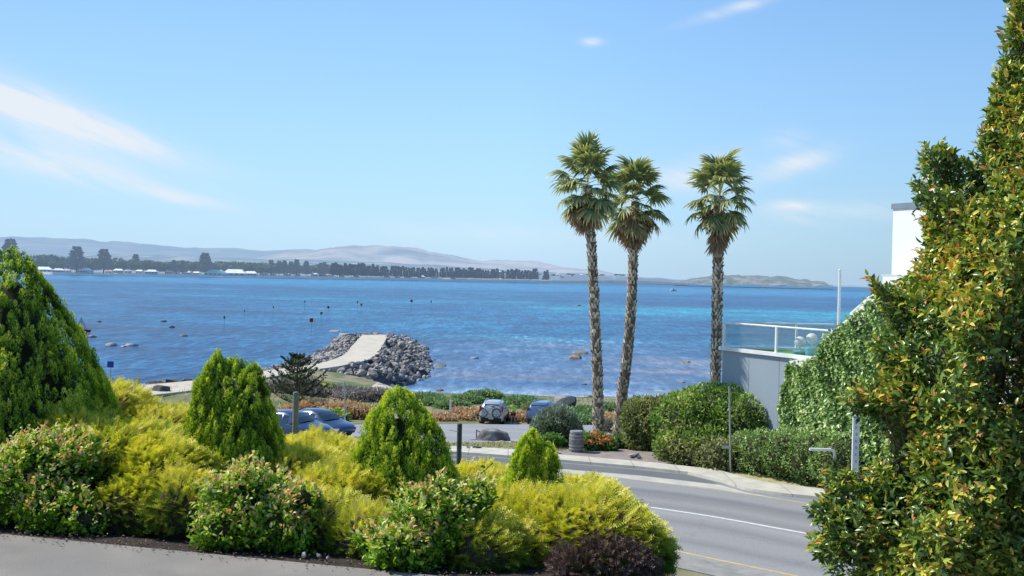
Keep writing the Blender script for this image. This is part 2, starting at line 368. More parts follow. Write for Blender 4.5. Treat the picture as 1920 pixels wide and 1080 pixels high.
ribbon('road_shoulder', m_should, -6.3, -5.1, .017)
m_conc = M('kerb_concrete', (.56, .53, .46), (.44, .42, .37), 1.2, .9, .2, 40)
gl = [(760, 876), (1060, 888), (1200, 901), (1340, 918), (1465, 937)]; gu = [(1400, 924), (1350, 910), (1200, 893), (1060, 881), (760, 869)]
sheet('road_gutter', gp(gl+gu), m_conc, .017, 1.5)
m_dark_rd = M('resealed_asphalt', (.17, .175, .18), (.14, .145, .15), .6, .9, .3, 80)
sheet('lay_by_surface', gp([(760, 855), (870, 855), (1060, 870), (1200, 882), (1285, 891), (1335, 903), (1345, 908), (1200, 891.5), (1060, 879.5), (760, 868)]), m_dark_rd, .0165, 1.5)
# raised kerb and footpath behind it
lo = gp(KLOW); hi = gp(KUP); kb = MB()
NK = 60
def resample(P, N):
    L = [0]
    for a, b in zip(P, P[1:]): L.append(L[-1]+(b-a).length)
    return [Vector((np.interp(s, L, [p.x for p in P]), np.interp(s, L, [p.y for p in P]))) for s in np.linspace(0, L[-1], N)]
a = resample(lo, NK); b = resample(hi, NK)
vs = []
for p in a: vs.append((p.x, p.y, ground(p.x, p.y)-.05))
for p, q in zip(a, b): vs.append((p.x*.98+q.x*.02, p.y*.98+q.y*.02, ground(p.x, p.y)+.12))
for p in b: vs.append((p.x, p.y, ground(p.x, p.y)+.13))
for p in b: vs.append((p.x, p.y, ground(p.x, p.y)-.1))
kb.add(vs, [(r*NK+i, r*NK+i+1, (r+1)*NK+i+1, (r+1)*NK+i) for r in range(3) for i in range(NK-1)])
m_kerb = M('pale_kerb', (.60, .56, .47), (.48, .45, .38), 1.5, .9, .2, 40)
kmt = m_kerb.node_tree; kn = kmt.nodes; kl = kmt.links; kb_ = kn['Principled BSDF']; src_ = kb_.inputs['Base Color'].links[0].from_socket
kg = kn.new('ShaderNodeNewGeometry'); ks = kn.new('ShaderNodeSeparateXYZ'); kl.new(kg.outputs['Position'], ks.inputs[0]); km = kn.new('ShaderNodeMath'); km.operation = 'PINGPONG'; kl.new(ks.outputs[0], km.inputs[0]); km.inputs[1].default_value = .9
kr = ramp(kn, [(0, (.62, .60, .57)), (.018, (.7, .68, .65)), (.03, (1, 1, 1))]); kl.new(km.outputs[0], kr.inputs[0]); kx = kn.new('ShaderNodeMix'); kx.data_type = 'RGBA'; kx.blend_type = 'MULTIPLY'; kx.inputs[0].default_value = 1; kl.new(src_, kx.inputs[6]); kl.new(kr.outputs[0], kx.inputs[7]); kl.new(kx.outputs[2], kb_.inputs['Base Color'])
tag(kb.build('kerb', m_kerb), kind='structure')
m_path = M('brown_path', (.33, .27, .24), (.26, .22, .20), 1.5, .95, .3, 30)
sheet('dirt_path', gp([(1058, 857), (1150, 866), (1245, 874), (1300, 870), (1230, 847), (1150, 846), (1080, 848), (1040, 849)]), m_path, .10, .8)
m_lawn = M('mown_verge', (.24, .25, .08), (.34, .29, .15), 1.0, .95, .5, 60)
sheet('verge_lawn', gp([(760, 838), (870, 842), (1050, 857), (1040, 846), (1000, 836), (940, 831), (860, 832), (760, 834)]), m_lawn, .05, .8)
m_dry = M('dry_verge', (.52, .46, .24), (.40, .37, .18), 1.5, .95, .5, 60)
sheet('dry_verge_lawn', gp([(1350, 888), (1400, 902), (1450, 912), (1540, 922), (1700, 944), (1700, 920), (1560, 900), (1450, 890), (1380, 884)]), m_dry, .05, .8)
m_park = M('car_park_asphalt', (.33, .33, .34), (.27, .27, .28), .3, .9, .3, 60)
sheet('car_park', gp([(400, 800), (660, 797), (850, 796), (1000, 797), (1110, 797), (1260, 799), (1260, 828), (1060, 830), (960, 829), (860, 832), (760, 838), (400, 850)]), m_park, .03, 1.2)
m_sand = M('beach_sand', (.58, .49, .41), (.50, .42, .36), 1.0, .95, .2, 20)
bx = np.linspace(-14, 70, 40)
sheet('beach', [(x, shore_y(x)+1.0) for x in bx]+[(x, shore_y(x)-9-1.5*math.sin(x*.3)) for x in bx[::-1]], m_sand, .04, 2.0)

# ================================================================ SEA
def sea_material():
    m, n, l, b, o = nt('sea_water')
    g = n.new('ShaderNodeNewGeometry'); s = n.new('ShaderNodeSeparateXYZ'); l.new(g.outputs['Position'], s.inputs[0])
    def noise_(sc, stretch, det=6, rough=.6, off=0.):
        mp = n.new('ShaderNodeMapping'); mp.inputs['Scale'].default_value = stretch; mp.inputs['Location'].default_value = (off, off*.7, 0); l.new(g.outputs['Position'], mp.inputs[0])
        t = n.new('ShaderNodeTexNoise'); t.inputs['Scale'].default_value = sc; t.inputs['Detail'].default_value = det; t.inputs['Roughness'].default_value = rough
        l.new(mp.outputs[0], t.inputs['Vector']); return t.outputs['Fac']
    def mix(f, a, bb, bt='MIX'):
        mx = n.new('ShaderNodeMix'); mx.data_type = 'RGBA'; mx.blend_type = bt
        for k, v in ((0, f), (6, a), (7, bb)):
            if isinstance(v, (int, float)): mx.inputs[k].default_value = v
            elif isinstance(v, tuple): mx.inputs[k].default_value = c4(v)
            else: l.new(v, mx.inputs[k])
        return mx.outputs[2]
    def rp(f, stops):
        r = ramp(n, stops); l.new(f, r.inputs[0]); return r.outputs[0]
    def mt(op, a, bb=None, cc=None):
        q = n.new('ShaderNodeMath'); q.operation = op
        for i, v in enumerate((a, bb, cc)):
            if v is None: continue
            if isinstance(v, (int, float)): q.inputs[i].default_value = v
            else: l.new(v, q.inputs[i])
        return q.outputs[0]
    def mr(v, a, bb):
        q = n.new('ShaderNodeMapRange'); q.interpolation_type = 'SMOOTHSTEP'; l.new(v, q.inputs[0]); q.inputs[1].default_value = a; q.inputs[2].default_value = bb; return q.outputs[0]
    # depth colour, and turquoise sand patches against dark weed
    deep = (.014, .08, .20); turq = (.028, .20, .29); weed = (.016, .045, .12)
    big = noise_(.0035, (.45, 1, 1), 4); c = rp(big, [(.38, (.012, .070, .19)), (.52, (.008, .095, .23)), (.64, (.014, .175, .31))])
    mid = noise_(.022, (.4, 1.1, 1), 5, off=31.)
    c = mix(mr(mid, .56, .70), c, turq)
    c = mix(mt('MULTIPLY', mr(mid, .46, .34), .75), c, weed)
    # far bright band of open water towards the island, with its dark stripe
    fx = mt('DIVIDE', s.outputs[0], mt('MAXIMUM', s.outputs[1], 1.0))
    rt = mr(fx, -.05, .25)
    bend = mt('ADD', s.outputs[1], mt('MULTIPLY', mt('SUBTRACT', big, .5), 60.0))
    band = mt('MULTIPLY', mt('MULTIPLY', mr(bend, 330, 420), mr(bend, 560, 460)), rt); c = mix(mt('MULTIPLY', band, .8), c, (.018, .25, .38))
    stripe = mt('MULTIPLY', mt('MULTIPLY', mr(bend, 520, 600), mr(bend, 1100, 850)), rt); c = mix(mt('MULTIPLY', stripe, .6), c, (.012, .065, .20))
    far2 = mt('MULTIPLY', mr(bend, 950, 1300), mr(bend, 3000, 2000)); c = mix(mt('MULTIPLY', far2, .7), c, (.035, .19, .38))
    # shallows near the beach: pale water over brown reef
    sh = mt('MULTIPLY', mr(s.outputs[1], 240, 150), mr(fx, -.16, -.02))
    reef = noise_(.05, (.5, 1.4, 1), 6, .65, 7.)
    shc = rp(reef, [(.36, (.045, .10, .22)), (.5, (.09, .17, .31)), (.60, (.17, .19, .26)), (.68, (.22, .21, .23))])
    c = mix(mt('MULTIPLY', sh, .8), c, shc)
    c = mix(mt('MULTIPLY', mr(s.outputs[1], 121, 107), mr(fx, -.16, -.08)), c, (.24, .36, .52))
    # ripples at several sizes: light and dark wave faces painted into the colour
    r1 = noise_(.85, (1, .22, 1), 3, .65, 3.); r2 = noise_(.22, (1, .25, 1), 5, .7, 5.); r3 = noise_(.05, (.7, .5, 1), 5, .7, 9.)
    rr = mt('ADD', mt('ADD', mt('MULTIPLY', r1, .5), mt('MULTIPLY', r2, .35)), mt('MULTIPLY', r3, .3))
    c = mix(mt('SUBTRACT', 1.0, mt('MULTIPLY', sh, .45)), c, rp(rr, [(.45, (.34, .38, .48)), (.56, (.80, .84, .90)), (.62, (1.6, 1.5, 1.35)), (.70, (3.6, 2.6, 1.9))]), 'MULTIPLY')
    l.new(c, b.inputs['Base Color']); b.inputs['Roughness'].default_value = .28; b.inputs['IOR'].default_value = 1.33; b.inputs['Specular IOR Level'].default_value = .09
    h = mt('ADD', mt('MULTIPLY', noise_(.9, (1, .4, 1), 4, .65), .5), mt('MULTIPLY', noise_(.2, (1, .35, 1), 3), 1.2))
    bp = n.new('ShaderNodeBump'); bp.inputs['Strength'].default_value = .8; bp.inputs['Distance'].default_value = .7
    l.new(h, bp.inputs['Height']); l.new(bp.outputs[0], b.inputs['Normal'])
    return m
V = []; F = []
ysx = [80, 120, 200, 400, 900, 2000, 5000, 12000, 30000, 80000]
for y in ysx:
    for k in range(-6, 7): V.append((k*max(120, y*.35), y, SEA))
F = [(j*13+i, j*13+i+1, (j+1)*13+i+1, (j+1)*13+i) for j in range(len(ysx)-1) for i in range(12)]
tag(mesh_np('sea', np.array(V), np.array(F), 4, sea_material()), kind='structure')

# ================================================================ ROCKS
def rock_mesh(seed, sub=2, sharp=.35):
    bm = bmesh.new(); bmesh.ops.create_icosphere(bm, subdivisions=sub, radius=1)
    rs = random.Random(seed); pl = [Vector((rs.gauss(0, 1), rs.gauss(0, 1), rs.gauss(0, 1))).normalized() for _ in range(9)]
    off = [rs.uniform(.38, .8) for _ in pl]
    for v in bm.verts:
        for p, d in zip(pl, off):
            k = v.co.dot(p)
            if k > d: v.co -= p*(k-d)
        v.co *= 1+.08*noise.noise(v.co*2.3+Vector((seed, 0, 0)))
    me = bpy.data.meshes.new('rock'); bm.to_mesh(me); bm.free(); return me
m_rock_g = M('grey_rock', (.28, .265, .245), (.12, .115, .115), 1.6, .9, .6, 9, c3=(.42, .39, .35), scale3=.55)
m_rock_l = M('pale_rock', (.44, .40, .35), (.36, .33, .30), 1.6, .9, .5, 9)
m_rock_d = M('dark_rock', (.13, .13, .14), (.07, .07, .08), 1.6, .9, .5, 9)
m_rock_b = M('brown_rock', (.40, .30, .19), (.20, .16, .12), 1.2, .9, .5, 7)
RM = {}
for mm in (m_rock_g, m_rock_l, m_rock_d, m_rock_b):
    L_ = []
    for k in range(7):
        me = rock_mesh(k*13+5); me.materials.append(mm); L_.append(me)
    RM[mm.name] = L_
def rock(name, mm, p, size, label, cat, group=None, seed=None):
    rs = random.Random(seed if seed is not None else random.random()); me = RM[mm.name][rs.randrange(7)]
    o = bpy.data.objects.new(name, me); COL.objects.link(o); o.location = p
    o.scale = size if hasattr(size, '__len__') else [size*rs.uniform(.9, 1.5), size*rs.uniform(.6, 1.0), size*rs.uniform(.55, .95)]
    o.rotation_euler = (rs.uniform(-.5, .5), rs.uniform(-.5, .5), rs.uniform(0, 6.3)) if not hasattr(size, '__len__') else (0, 0, rs.uniform(-.2, .2))
    return tag(o, label, cat, group)
# ---- breakwater

PATHZ = -2.75
outer = [(440, 715), (470, 700), (494, 692), (530, 685), (560, 677), (591, 665), (612, 651), (628, 637), (642, 629), (668, 626.5), (700, 625), (738, 626), (765, 632), (786, 644), (803, 657), (810, 670), (808, 682), (814, 694), (809, 708), (786, 720), (750, 729), (700, 733), (640, 738), (590, 748), (540, 762), (480, 768), (440, 750)]
pl_ = [(440, 703), (500, 695), (560, 688), (600, 681), (638, 669), (654, 655), (680, 629)]
pr_ = [(728, 629), (716, 650), (706, 666), (690, 674), (650, 683), (600, 691), (560, 698), (500, 708), (440, 717)]
O3 = [Zp(px, py, SEA-.2) for px, py in outer]; I3 = [Zp(px, py, PATHZ) for px, py in pl_+pr_]
I3c = [Zp(px, py, PATHZ) for px, py in [(672, 630), (700, 628.5), (740, 630), (752, 640), (742, 660), (722, 676)]]
no, ni = len(O3), len(I3)
allp = [Vector((p.x, p.y)) for p in O3+I3]
extra = []
for px, py in [(760, 660), (765, 680), (745, 694), (700, 700), (740, 640)]: extra.append(Zp(px, py, PATHZ-.35))
for px, py in [(640, 700), (590, 708), (540, 722), (490, 728)]: extra.append(Zp(px, py, PATHZ-.6))
zz = [p.z for p in O3+I3]+[p.z for p in extra]
allp += [Vector((p.x, p.y)) for p in extra]
vs, es, fs, ov, *_ = geometry.delaunay_2d_cdt(allp, [(i, (i+1) % no) for i in range(no)], [], 1, 1e-4)
BW = []
for k, v in enumerate(vs):
    j = min(range(len(allp)), key=lambda q: (allp[q]-v).length); BW.append(Vector((v.x, v.y, zz[j])))
me = bpy.data.meshes.new('breakwater_core'); me.from_pydata([tuple(p-Vector((0, 0, .35))) for p in BW], [], [tuple(f) for f in fs]); me.materials.append(m_rock_d)
bo = bpy.data.objects.new('breakwater_core', me); COL.objects.link(bo); tag(bo, kind='structure')
m_jpath = M('breakwater_path', (.60, .54, .44), (.50, .45, .36), .5, .95, .15, 20)
pth = MB()
c1 = [Zp(px, py, PATHZ) for px, py in [(680, 628), (654, 655), (638, 669), (600, 681), (560, 688), (500, 695), (440, 703), (370, 713), (300, 720), (240, 727)]]
c2 = [Zp(px, py, PATHZ) for px, py in [(728, 628), (713, 655), (700, 671), (645, 685), (585, 694), (545, 701), (500, 708), (450, 717), (370, 731), (250, 745)]]
c1 = spline([tuple(p) for p in c1], 6); c2 = spline([tuple(p) for p in c2], 6); N_ = len(c1)
vs = [p+Vector((0, 0, .03)) for p in c1]+[p+Vector((0, 0, .03)) for p in c2]+[p-Vector((0, 0, .8)) for p in c1]+[p-Vector((0, 0, .8)) for p in c2]
fs2 = [(i, i+1, N_+i+1, N_+i) for i in range(N_-1)]+[(N_+i, N_+i+1, 3*N_+i+1, 3*N_+i) for i in range(N_-1)]+[(i+1, i, 2*N_+i, 2*N_+i+1) for i in range(N_-1)]+[(0, N_, 3*N_, 2*N_)]
pth.add(vs, fs2); tag(pth.build('breakwater_footpath', m_jpath), kind='structure')
def in_poly(x, y, P):
    c = False; j = len(P)-1
    for i in range(len(P)):
        if (P[i][1] > y) != (P[j][1] > y) and x < (P[j][0]-P[i][0])*(y-P[i][1])/(P[j][1]-P[i][1])+P[i][0]: c = not c
        j = i
    return c
pathpoly = [(p.x, p.y) for p in c1]+[(p.x, p.y) for p in reversed(c2)]
tri = [(BW[f[0]], BW[f[1]], BW[f[2]]) for f in fs]; ar = [((b-a).cross(c-a)).length for a, b, c in tri]; 
cand = []; rs = random.Random(3)
tries = 0
while len(cand) < 2100 and tries < 90000:
    tries += 1
    a, b, c = rs.choices(tri, ar)[0]; u, v = rs.random(), rs.random()
    if u+v > 1: u, v = 1-u, 1-v
    p = a+(b-a)*u+(c-a)*v
    if in_poly(p.x, p.y, pathpoly): continue
    md = .85 if len(cand) < 600 else .5
    if any((p-q).length_squared < md*md for q, _ in cand): continue
    cand.append((p, rs.uniform(.45, .78) if len(cand) < 500 else rs.uniform(.32, .52)))
cand.sort(key=lambda t: -t[1]/t[0].y)
kinds = [m_rock_g, m_rock_g, m_rock_d, m_rock_l, m_rock_g, m_rock_d, m_rock_d]
GL = {'grey_rock': 'mid grey angular armour rock on the breakwater slope', 'pale_rock': 'pale weathered armour rock on the breakwater slope', 'dark_rock': 'dark charcoal armour rock on the breakwater slope'}
GGN = {'grey_rock': 'grey armour rocks of the breakwater', 'pale_rock': 'pale armour rocks of the breakwater', 'dark_rock': 'dark armour rocks of the breakwater'}
for p, s in cand[:290]:
    mm = rs.choice(kinds); rock('armour_rock', mm, p+Vector((0, 0, -.1)), s*1.0, GL[mm.name], 'rock', GGN[mm.name], rs.random())
bmr = MB()
for p, s in cand[290:]:
    me = RM['grey_rock'][rs.randrange(7)]; mi = rs.choice([0, 0, 1, 2, 1]); rot = Matrix.Rotation(rs.uniform(0, 6.3), 3, 'Z') @ Matrix.Rotation(rs.uniform(-.6, .6), 3, 'X')
    bmr.add([p+(rot @ v.co)*s*.85 for v in me.vertices], [tuple(f.vertices) for f in me.polygons], .5, mi)
tag(bmr.build('small_armour_rubble', [m_rock_g, m_rock_l, m_rock_d]), 'smaller rubble packed between the breakwater rocks', 'rubble', kind='stuff')
# shoreline rocks beside the path at left
for i, (px, py, s) in enumerate([(232, 722, .9), (243, 724, .5), (272, 722, .45), (283, 720, .6), (294, 719, .5), (303, 717, .7), (318, 716, .5), (328, 715, .6), (345, 714, .5), (356, 713, .6), (372, 711, .5), (384, 710, .6), (225, 731, 1.1)]):
    rock('shore_rock', (m_rock_d, m_rock_b, m_rock_g)[i % 3], Zp(px, py, -3.0), s*.8, 'small dark rock in the line edging the sandy path', 'rock', 'rocks edging the sandy path', i)
SR = [(627, 621, 2.2, 'pale', 'pale rock in the water just off the breakwater tip'), (648, 628, 3.4, 'pale', 'large pale boulder at the far end of the breakwater'),
      (824, 685, 1.7, 'brown', 'brown rock in the water off the blunt side of the breakwater'), (889, 671, 1.4, 'pale', 'small pale rock alone between breakwater and palms'),
      (813, 674, .7, 'brown', 'tiny brown rock touching the breakwater waterline'), (825, 731, 1.1, 'brown', 'brown rock in shallow water near the beach'),
      (1087, 661, 2.6, 'brown', 'long brown rock breaking the water beside the tallest palm'), (1083, 671, 2.6, 'brown', 'flat brown rock just below the long one by the tallest palm'),
      (1104, 742, .9, 'orange', 'orange rock at the waterline against the tallest palm trunk'), (1158, 719, 1.0, 'orange', 'orange rock in the shallows against the middle palm trunk'),
      (1096, 720, .8, 'brown', 'dim brown rock between two palm trunks in the shallows'), (1285, 678, 1.5, 'brown', 'brown rock in the shallows between middle and third palm'),
      (1278, 716, .9, 'brown', 'small brown rock in the shallows above the big bush'),
      (211, 647, 2.0, 'pale', 'rounded pale rock with dark flank in the open water'), (231, 649, 1.0, 'pale', 'smallest pale rock between two larger ones in open water'), (247, 647, 2.3, 'pale', 'long pale rock with low profile in the open water'),
      (187, 603, 1.1, 'dark', 'dark rock standing alone in the open bay'), (173, 631, 2.0, 'brown', 'flat brown rock close to the white sail'), (344, 629, 1.6, 'brown', 'faint brown rock in the open bay below the green marker'),
      (307, 602, 1.8, 'brown', 'tan rock beside the leaning green marker'), (323, 613, 1.4, 'dark', 'dark rock under the leaning green marker'), (1083, 572, 3.0, 'brown', 'tan rock far out in the bay near the tallest palm')]
for i, (px, py, s, k, lab) in enumerate(SR):
    mm = {'pale': m_rock_l, 'brown': m_rock_b, 'orange': m_rock_b, 'dark': m_rock_d}[k]
    p = Sx(px, py+1); rock('sea_rock', mm, p+Vector((0, 0, .02)), (s*.62, s*.55, s*.27), lab, 'rock', None, i)

# ================================================================ FAR SHORE
HZ = (.39, .56, .84)  # airlight colour, added as emission on distant surfaces
def hazemat(name, c1, c2, scale, hz, detail=6, c3=None, scale3=.3, lo=.4, hi=.6):  # haze put into the material: dimmed base colour plus blue glow
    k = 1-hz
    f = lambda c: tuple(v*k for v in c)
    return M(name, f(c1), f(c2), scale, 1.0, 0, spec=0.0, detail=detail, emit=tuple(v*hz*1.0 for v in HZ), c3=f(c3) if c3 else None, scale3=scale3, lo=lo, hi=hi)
def strip(name, cols, rows, mat, bump=0.0, bs=.002, smooth=True):
    """terrain band; cols = list of px, rows = list of (D, function px -> py)"""
    V = []
    for D, f in rows:
        for px in cols:
            d = D(px) if callable(D) else D
            p = U(px, f(px), d); h = noise.fractal(Vector((p.x*bs, p.y*bs, 0)), 1.0, 2.0, 5)*bump
            V.append((p.x, p.y, p.z+h))
    nx = len(cols); F = [(j*nx+i, j*nx+i+1, (j+1)*nx+i+1, (j+1)*nx+i) for j in range(len(rows)-1) for i in range(nx-1)]
    return tag(mesh_np(name, np.array(V), np.array(F), 4, mat, smooth=smooth), kind='structure')
def L2(xs, ys): return lambda px: lerp(px, xs, ys)
def hor(px): return 500+.0234*px
shD = L2([-400, 100, 400, 700, 1030, 1150, 1300], [2100, 1900, 2300, 3000, 3600, 5200, 6500])
shy = lambda px: min(shy0(px), 900)
def shore_py(px):      # pixel row of the water's edge on the far shore
    return hor(px)+(CAMZ-SEA)*FPX/shD(px)
cols = list(np.arange(-500, 1290, 6.0))
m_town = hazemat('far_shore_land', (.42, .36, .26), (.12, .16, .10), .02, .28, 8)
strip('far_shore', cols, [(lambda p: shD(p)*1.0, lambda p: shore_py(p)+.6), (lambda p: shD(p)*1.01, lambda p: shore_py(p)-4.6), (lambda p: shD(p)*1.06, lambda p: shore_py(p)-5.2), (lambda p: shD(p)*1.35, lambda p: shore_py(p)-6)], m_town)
m_fsand = hazemat('far_beach_sand', (.85, .78, .66), (.75, .66, .54), .01, .30)
strip('far_beach', cols, [(lambda p: shD(p)*.997, lambda p: shore_py(p)+.9), (lambda p: shD(p)*.999, lambda p: shore_py(p)-4.2+.9*math.sin(p*.05)*math.sin(p*.021)*1)], m_fsand)
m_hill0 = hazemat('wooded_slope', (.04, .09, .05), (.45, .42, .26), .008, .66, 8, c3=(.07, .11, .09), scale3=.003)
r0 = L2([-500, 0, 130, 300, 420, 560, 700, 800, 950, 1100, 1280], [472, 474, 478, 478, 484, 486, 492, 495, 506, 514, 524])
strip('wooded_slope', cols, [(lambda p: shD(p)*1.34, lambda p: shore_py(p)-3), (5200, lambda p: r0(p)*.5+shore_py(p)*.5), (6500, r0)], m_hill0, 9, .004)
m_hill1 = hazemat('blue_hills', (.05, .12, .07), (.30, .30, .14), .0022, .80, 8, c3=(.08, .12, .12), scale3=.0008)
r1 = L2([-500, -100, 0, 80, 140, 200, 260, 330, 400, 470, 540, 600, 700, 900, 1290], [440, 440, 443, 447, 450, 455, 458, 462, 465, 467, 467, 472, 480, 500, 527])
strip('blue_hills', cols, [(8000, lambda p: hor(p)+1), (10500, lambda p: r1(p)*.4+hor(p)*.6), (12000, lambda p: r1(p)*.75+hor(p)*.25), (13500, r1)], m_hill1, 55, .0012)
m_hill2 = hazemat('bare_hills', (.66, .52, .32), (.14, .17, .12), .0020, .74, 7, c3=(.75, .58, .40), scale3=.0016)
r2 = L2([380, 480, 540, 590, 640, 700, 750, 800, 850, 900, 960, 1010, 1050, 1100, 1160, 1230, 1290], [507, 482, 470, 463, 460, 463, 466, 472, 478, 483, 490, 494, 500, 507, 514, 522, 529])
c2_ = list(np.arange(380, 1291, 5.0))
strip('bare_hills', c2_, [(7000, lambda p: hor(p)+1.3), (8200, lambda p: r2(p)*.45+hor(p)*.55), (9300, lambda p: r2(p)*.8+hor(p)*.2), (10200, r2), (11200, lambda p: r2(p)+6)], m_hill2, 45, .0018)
m_isl = hazemat('island_rock', (.36, .31, .26), (.09, .11, .07), .02, .36, 8, c3=(.12, .15, .10), scale3=.012)
ri = L2([1262, 1290, 1320, 1350, 1400, 1440, 1480, 1520, 1545, 1562], [529.5, 524, 518, 516, 516.5, 516, 520, 526, 530, 537])
ci = list(np.arange(1262, 1563, 2.5))
def islb(p): return hor(p)+.8+1.4*math.sin((p-1262)/300*math.pi)**.5
strip('rocky_island', ci, [(3800, islb), (3860, lambda p: islb(p)*.6+ri(p)*.4), (3950, lambda p: islb(p)*.25+ri(p)*.75), (4150, ri), (4500, lambda p: islb(p)-1)], m_isl, 7, .022, smooth=False)
m_head = hazemat('far_headland', (.2, .24, .25), (.3, .3, .28), .002, .74)
cs_ = list(np.arange(1560, 1641, 4.0))
strip('far_headland', cs_, [(14000, lambda p: hor(p)+.8), (14200, lambda p: hor(p)-2.6+abs(p-1585)*.05)], m_head)
# ---- trees on the far shore
fpine = MT('far_pine_foliage', [(0, (.02, .04, .035)), (.6, (.07, .11, .08)), (1, (.17, .22, .15))], .9, 0, spec=0, emit=HZ, emul=.27)  # far foliage glows faintly blue in place of haze
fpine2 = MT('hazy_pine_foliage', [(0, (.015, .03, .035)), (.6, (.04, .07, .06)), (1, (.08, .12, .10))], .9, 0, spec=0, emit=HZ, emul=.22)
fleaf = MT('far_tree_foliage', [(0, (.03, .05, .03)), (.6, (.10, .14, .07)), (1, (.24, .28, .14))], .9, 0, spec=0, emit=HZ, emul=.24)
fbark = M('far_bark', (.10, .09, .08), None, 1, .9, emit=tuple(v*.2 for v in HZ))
def far_pine(seed):
    r_ = np.random.default_rng(seed); P = []; D_ = []; T = []
    for k in range(17):
        t = (k+.5)/17; z = .12+.86*t; rad = .27*(1-t)**.8*(1+r_.uniform(-.22, .12))+.012
        for j in range(10):
            a = r_.uniform(0, 6.28); rr = rad*r_.uniform(.8, 1.1)
            for q in np.linspace(.15, 1, 6): P.append((math.cos(a)*rr*q, math.sin(a)*rr*q, z+.03*q+r_.normal()*.008)); D_.append((math.cos(a), math.sin(a), r_.uniform(0, .5))); T.append(r_.uniform(0, .6)+.35*q*t)
    return np.array(P), np.array(D_), np.array(T).clip(0, 1)
def far_round(seed):
    r_ = np.random.default_rng(seed); cs = [(r_.normal()*.22, r_.normal()*.2, r_.uniform(.42, .8), r_.uniform(.16, .3)) for _ in range(9)]
    P = []; D_ = []; T = []
    for c in cs:
        d = unit(r_.normal(size=(90, 3))); P.append(np.array(c[:3])+d*c[3]*np.array([1.2, 1.2, .75])*r_.uniform(.7, 1.05, (90, 1))); D_.append(d+r_.normal(size=(90, 3))*.4); T.append((d[:, 2]*.4+.45+r_.normal(size=90)*.15).clip(0, 1))
    return np.concatenate(P), np.concatenate(D_), np.concatenate(T)
def make_far(kind, seed, mat):
    P, D_, T = far_pine(seed) if kind == 'pine' else far_round(seed)
    nn = rng.normal(size=P.shape)
    cr = leaves('crown', P, D_, nn, .11 if kind == 'pine' else .12, .06 if kind == 'pine' else .10, T, mat, link=False)
    tr = MB(); tr.tube([(0, 0, -.02), (0, 0, .9 if kind == 'pine' else .6)], [.022, .004 if kind == 'pine' else .015], 6)
    return cr.data, tr.build('trunk', fbark, link=False).data
FP = [make_far('pine', s, fpine) for s in range(3)]; FP2 = [make_far('pine', s+9, fpine2) for s in range(3)]; FR = [make_far('round', s+20, fleaf) for s in range(5)]
def far_tree(name, data, px, pytop, D, label, group, wid=1.0, parts=True, base=None):
    pb = U(px, base if base else shore_py(px)-4.4, D); pt = U(px, pytop, D); h = pt.z-pb.z; rz = random.uniform(0, 6.3)
    if parts:
        e = empty(name, pb, label, 'tree', group, rz); e.scale = (h*wid, h*wid, h)
        for nm, d in (('crown', data[0]), ('trunk', data[1])):
            o = bpy.data.objects.new(nm, d); COL.objects.link(o); o.parent = e
    else:
        o = bpy.data.objects.new(name, data[0]); COL.objects.link(o); o.location = pb; o.rotation_euler = (0, 0, rz); o.scale = (h*wid, h*wid, h); tag(o, label, 'tree', group)
far_tree('norfolk_pine', FP[0], 19, 449, 1950, 'dark pine rising just behind the tip of the biggest golden conifer', None, 1.3, base=500)
far_tree('norfolk_pine', FP[1], 143, 463, 1960, 'tallest dark conical pine on the far shore', None, 1.3)
far_tree('norfolk_pine', FP[2], 194, 468, 2000, 'broad dark pine on the far shore, second tallest there', None, 1.35)
far_tree('norfolk_pine', FP[0], 254, 477, 2400, 'small dark pine tip above round trees on the far shore', None, 1.2, base=505)
far_tree('norfolk_pine', FP[1], 384, 475, 2250, 'isolated dark pine beside low white sheds on the far shore', None, 1.4)
rs = random.Random(5)
for i, px in enumerate([326, 342, 508, 523, 533, 545, 556, 574, 601, 608]):
    far_tree('norfolk_pine', FP[i % 3], px, lerp(px, [300, 420, 510, 560, 620], [487, 487, 486, 489, 491])+rs.uniform(-2, 3), shD(px)*1.01, 'middle sized pine among houses on the far shore', 'middle sized pines among the far houses', 1.1, parts=True)
for i, px in enumerate(list(np.arange(625, 1027, 5.2))):
    if rs.random() < .08 and px > 720: continue
    far_tree('norfolk_pine', FP2[i % 3], px+rs.uniform(-1.5, 1.5), lerp(px, [620, 690, 730, 850, 1025], [493, 496, 500, 502, 506])+rs.uniform(-2, 3.5), shD(px)*1.005*rs.uniform(.995, 1.02), 'small pine in the long row fringing the far beach', 'pines in the long row along the far beach', rs.uniform(.7, 1.0), parts=False, base=shore_py(px)-3.6)
i = 0
for px in np.arange(52, 720, 12.5):
    q = px+rs.uniform(-4, 4); top = lerp(q, [50, 80, 120, 200, 300, 450, 600, 720], [486, 474, 484, 484, 488, 492, 498, 506])+rs.uniform(-2, 7)
    far_tree('round_tree', FR[i % 5], q, top, shD(q)*rs.uniform(1.02, 1.12), 'bushy broad tree among houses on the far shore', 'bushy trees along the far shore', rs.uniform(.9, 1.5), parts=False, base=shore_py(q)-4.5); i += 1
for px in np.arange(60, 1180, 11):
    q = px+rs.uniform(-5, 5); b_ = lerp(q, [0, 300, 700, 900, 1200], [499, 499, 505, 515, 523])+rs.uniform(-4, 3)
    far_tree('round_tree', FR[i % 5], q, b_-rs.uniform(5, 9)*(.6 if q > 700 else 1), shD(q)*1.3, 'hazy tree on the slope behind the far shore', 'hazy trees on the slope behind the town', rs.uniform(1.2, 2.0), parts=False, base=b_); i += 1
